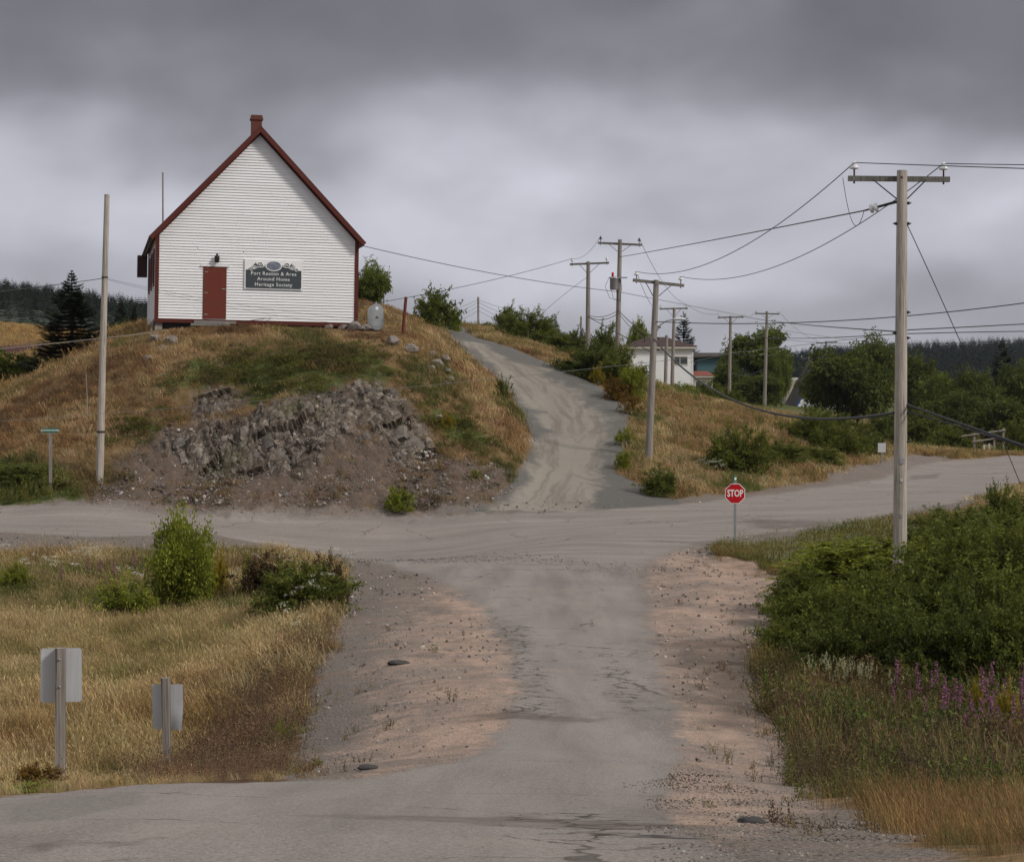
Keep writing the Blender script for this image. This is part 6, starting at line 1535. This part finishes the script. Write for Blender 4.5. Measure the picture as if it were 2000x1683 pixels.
# ------------------------------------------------------------------ single flowers
def make_flowers():
    r = np.random.default_rng(5)
    def fw_mesh(seed):
        q = np.random.default_rng(seed); t = np.linspace(.6, 1.0, 60) ; P = np.c_[q.normal(size=60) * .012 * (1.15 - t) * 3, q.normal(size=60) * .012 * (1.15 - t) * 3, t * 1.1]; D_ = q.normal(size=(60, 3)) * np.array([1, 1, .3])
        fl = leaves_mesh('flower_spike', P, D_, .045, .034, q, .1)
        t = q.uniform(.1, .62, 70); P = np.c_[q.normal(size=(70, 2)) * .01, t * 1.1]; lv = leaves_mesh('leaves', P, q.normal(size=(70, 3)) * np.array([1, 1, .25]) + np.array([0, 0, .4]), .11, .02, q, .3)
        st = MB().tube([(0, 0, 0), (.01, 0, .5), (0, .01, 1.12)], [.007, .006, .003], 4).mesh('stem'); return fl, lv, st
    ms = [fw_mesh(s) for s in range(3)]
    spots = [(1740, 25.8), (1775, 26.2), (1812, 25.0), (1835, 24.4), (1968, 22.8), (1905, 23.2), (1995, 23.5), (1880, 23.5), (1790, 28.5), (1873, 29.3), (1815, 27.8), (1845, 27.6), (1830, 27.4), (1745, 27.0), (1800, 26.6), (1862, 26.2), (1880, 26.4), (1915, 27.2), (1935, 27.5), (1945, 27.3), (1960, 26.8), (1900, 25.4), (1925, 25.6), (1905, 24.8), (1890, 24.4), (1920, 24.3), (1955, 24.8), (1975, 25.6), (1992, 25.9), (1985, 24.4), (1960, 23.6), (1930, 23.8), (1940, 26.4), (1870, 25.2), (1850, 25.8), (1998, 27.4)]
    for i, (px, D) in enumerate(spots):
        p = ground_pt(px, D, -.05); e = empty('fireweed', p, (r.normal() * .05, r.normal() * .05, r.uniform(0, 6))); k = r.uniform(.45, .75); e.scale = (k * 1.1, k * 1.1, k)
        tag(e, 'magenta fireweed stalk among the green weeds below the alder thicket', 'flower', 'fireweed below the alders')
        fl, lv, st = ms[i % 3]
        mesh_obj('flower_spike', fl, MAT['fireweed_pink'], e); mesh_obj('leaves', lv, MAT['weed_green'], e); mesh_obj('stem', st, MAT['weed_red'], e)
    # meadow fireweed, small
    for px, D in ((172, 51.5), (195, 51), (120, 50), (262, 52), (300, 51.5), (222, 50.5)):
        p = ground_pt(px, D, -.05); e = empty('fireweed', p, (0, 0, r.uniform(0, 6))); e.scale = (.9, .9, .75); tag(e, 'magenta fireweed stalk in the meadow left of the rowan bush', 'flower', 'fireweed in the meadow')
        fl, lv, st = ms[0]; mesh_obj('flower_spike', fl, MAT['fireweed_pink'], e); mesh_obj('leaves', lv, MAT['weed_green'], e); mesh_obj('stem', st, MAT['weed_red'], e)
    # daisies
    p = ground_pt(1690, 15.2, 0); e = empty('daisy_clump', p); tag(e, 'clump of white daisies at the edge of the near verge', 'flower')
    for px, py, k in ((1675, 1570, 1), (1682, 1571, 1), (1680, 1580, .8), (1697, 1576, .9), (1711, 1567, 1), (1706, 1582, .6)):
        c = unp(px, py, 15.2) - p; R = .022 * k
        pet = MB()
        for a in range(12):
            th = a * math.pi / 6; d = Vector((math.cos(th), -.35 * math.sin(th) - .1, math.sin(th))); s = Vector((-math.sin(th), -.35 * math.cos(th), math.cos(th)))
            pet.add([c + d * R * .2, c + d * R * .75 + s * R * .2, c + d * R, c + d * R * .75 - s * R * .2], [(0, 1, 2, 3)])
        f = pet.build('daisy_head', MAT['daisy_white'], e)
        MB().lathe([(R * .28, 0), (R * .2, R * .12), (0, R * .16)], 8, Matrix.Translation(c + Vector((0, -.004, 0))) @ Matrix.Rotation(math.radians(80), 4, 'X')).build('daisy_heart', MAT['daisy_heart'], f)
        MB().tube([(c.x * .7, 0, -.02), (c.x, c.y + .004, c.z)], .003, 4).build('stem', MAT['weed_green'], e)
make_flowers()

# ------------------------------------------------------------------ wooded hills
def hill(name, label, ridge, D0, D1, D2, base_py, forest_name, forest_label, n, th, tint, seed):
    r = np.random.default_rng(seed); pxs = np.linspace(ridge[0][0], ridge[-1][0], 90); ry = np.interp(pxs, [a for a, b in ridge], [b for a, b in ridge])
    ts = np.r_[np.linspace(0, 1, 26), np.linspace(1, 1.6, 8)[1:]]; V = []; 
    def pt(px, t, rowy):
        D = D0 + (D1 - D0) * t if t <= 1 else D1 + (D2 - D1) * (t - 1) / .6
        zr = -(rowy - HOR) * D1 / F; zb = -(base_py - HOR) * D0 / F
        z = zb + (zr - zb) * (math.sin(min(t, 1) * math.pi / 2) ** 1.2) if t <= 1 else zr - (t - 1) * 10
        return ((px - 1000) * D / F, D, z)
    G_ = np.array([[pt(p, t, y) for p, y in zip(pxs, ry)] for t in ts]); nr, nc = G_.shape[:2]
    G_[..., 2] += (fbm(G_[..., 0] * .02, G_[..., 1] * .02, seed, 3) - .5) * 6 * np.clip(ts, 0, 1)[:, None]
    idx = np.arange(nr * nc).reshape(nr, nc); q = np.stack([idx[:-1, :-1], idx[:-1, 1:], idx[1:, 1:], idx[1:, :-1]], -1).reshape(-1, 4)
    o = mesh_obj(name, np_mesh(name, G_.reshape(-1, 3), q, True), MAT['hill_floor']); tag(o, label, None, None, 'structure')
    u_, v_ = r.uniform(0, nc - 1.01, n), np.sqrt(r.uniform(.0, 1, n)) * 27
    i, j = np.floor(v_).astype(int), np.floor(u_).astype(int); a, b = (v_ - i)[:, None], (u_ - j)[:, None]
    P = (G_[i, j] * (1 - b) + G_[i, j + 1] * b) * (1 - a) + (G_[i + 1, j] * (1 - b) + G_[i + 1, j + 1] * b) * a
    s = th / 5.0 * r.uniform(.35, 1.3, n); S = np.stack([s * r.uniform(.8, 1.2, n), s * r.uniform(.8, 1.2, n), s], -1)
    t = np.array(tint) * r.uniform(.6, 1.5, (n, 1)) * (1 + r.normal(size=(n, 3)) * .08)
    scatter(forest_name, 'conifer', P[:, 0], P[:, 1], P[:, 2] - .2, S, np.clip(t, .002, 1), forest_label, r, .03)
simple('hill_floor', (.022, .03, .016), .9, .3, .1)
hill('hill', 'wooded hill behind the golden field', [(-900, 588), (-300, 598), (0, 592), (120, 606), (200, 618), (300, 640), (430, 666), (560, 705)], 330, 700, 850, 655, 'far_wood', 'dark spruce wood on the hill behind the field', 8000, 4.6, (.020, .032, .014), 4)
hill('hill', 'long wooded hill beyond the houses and trees', [(1150, 780), (1350, 745), (1540, 722), (1600, 714), (1750, 710), (1900, 702), (2000, 698), (2500, 686), (2900, 676)], 480, 900, 1200, 800, 'hill_wood', 'dark spruce wood covering the long far hill', 14000, 6.5, (.018, .030, .022), 6)
# ------------------------------------------------------------------ the damp air
def make_haze():
    m = bpy.data.materials.new('damp_air'); m.use_nodes = True; nt = m.node_tree; nt.nodes.clear()
    o = nt.nodes.new('ShaderNodeOutputMaterial'); v = nt.nodes.new('ShaderNodeVolumePrincipled')
    v.inputs['Color'].default_value = (.82, .88, 1.0, 1); v.inputs['Density'].default_value = .00006; v.inputs['Anisotropy'].default_value = .2
    nt.links.new(v.outputs[0], o.inputs['Volume'])
    b = MB().box(-1600, 1600, -40, 3050, -60, 90).build('haze', m); tag(b, 'thin damp air over the whole place', None, None, 'stuff')
make_haze()
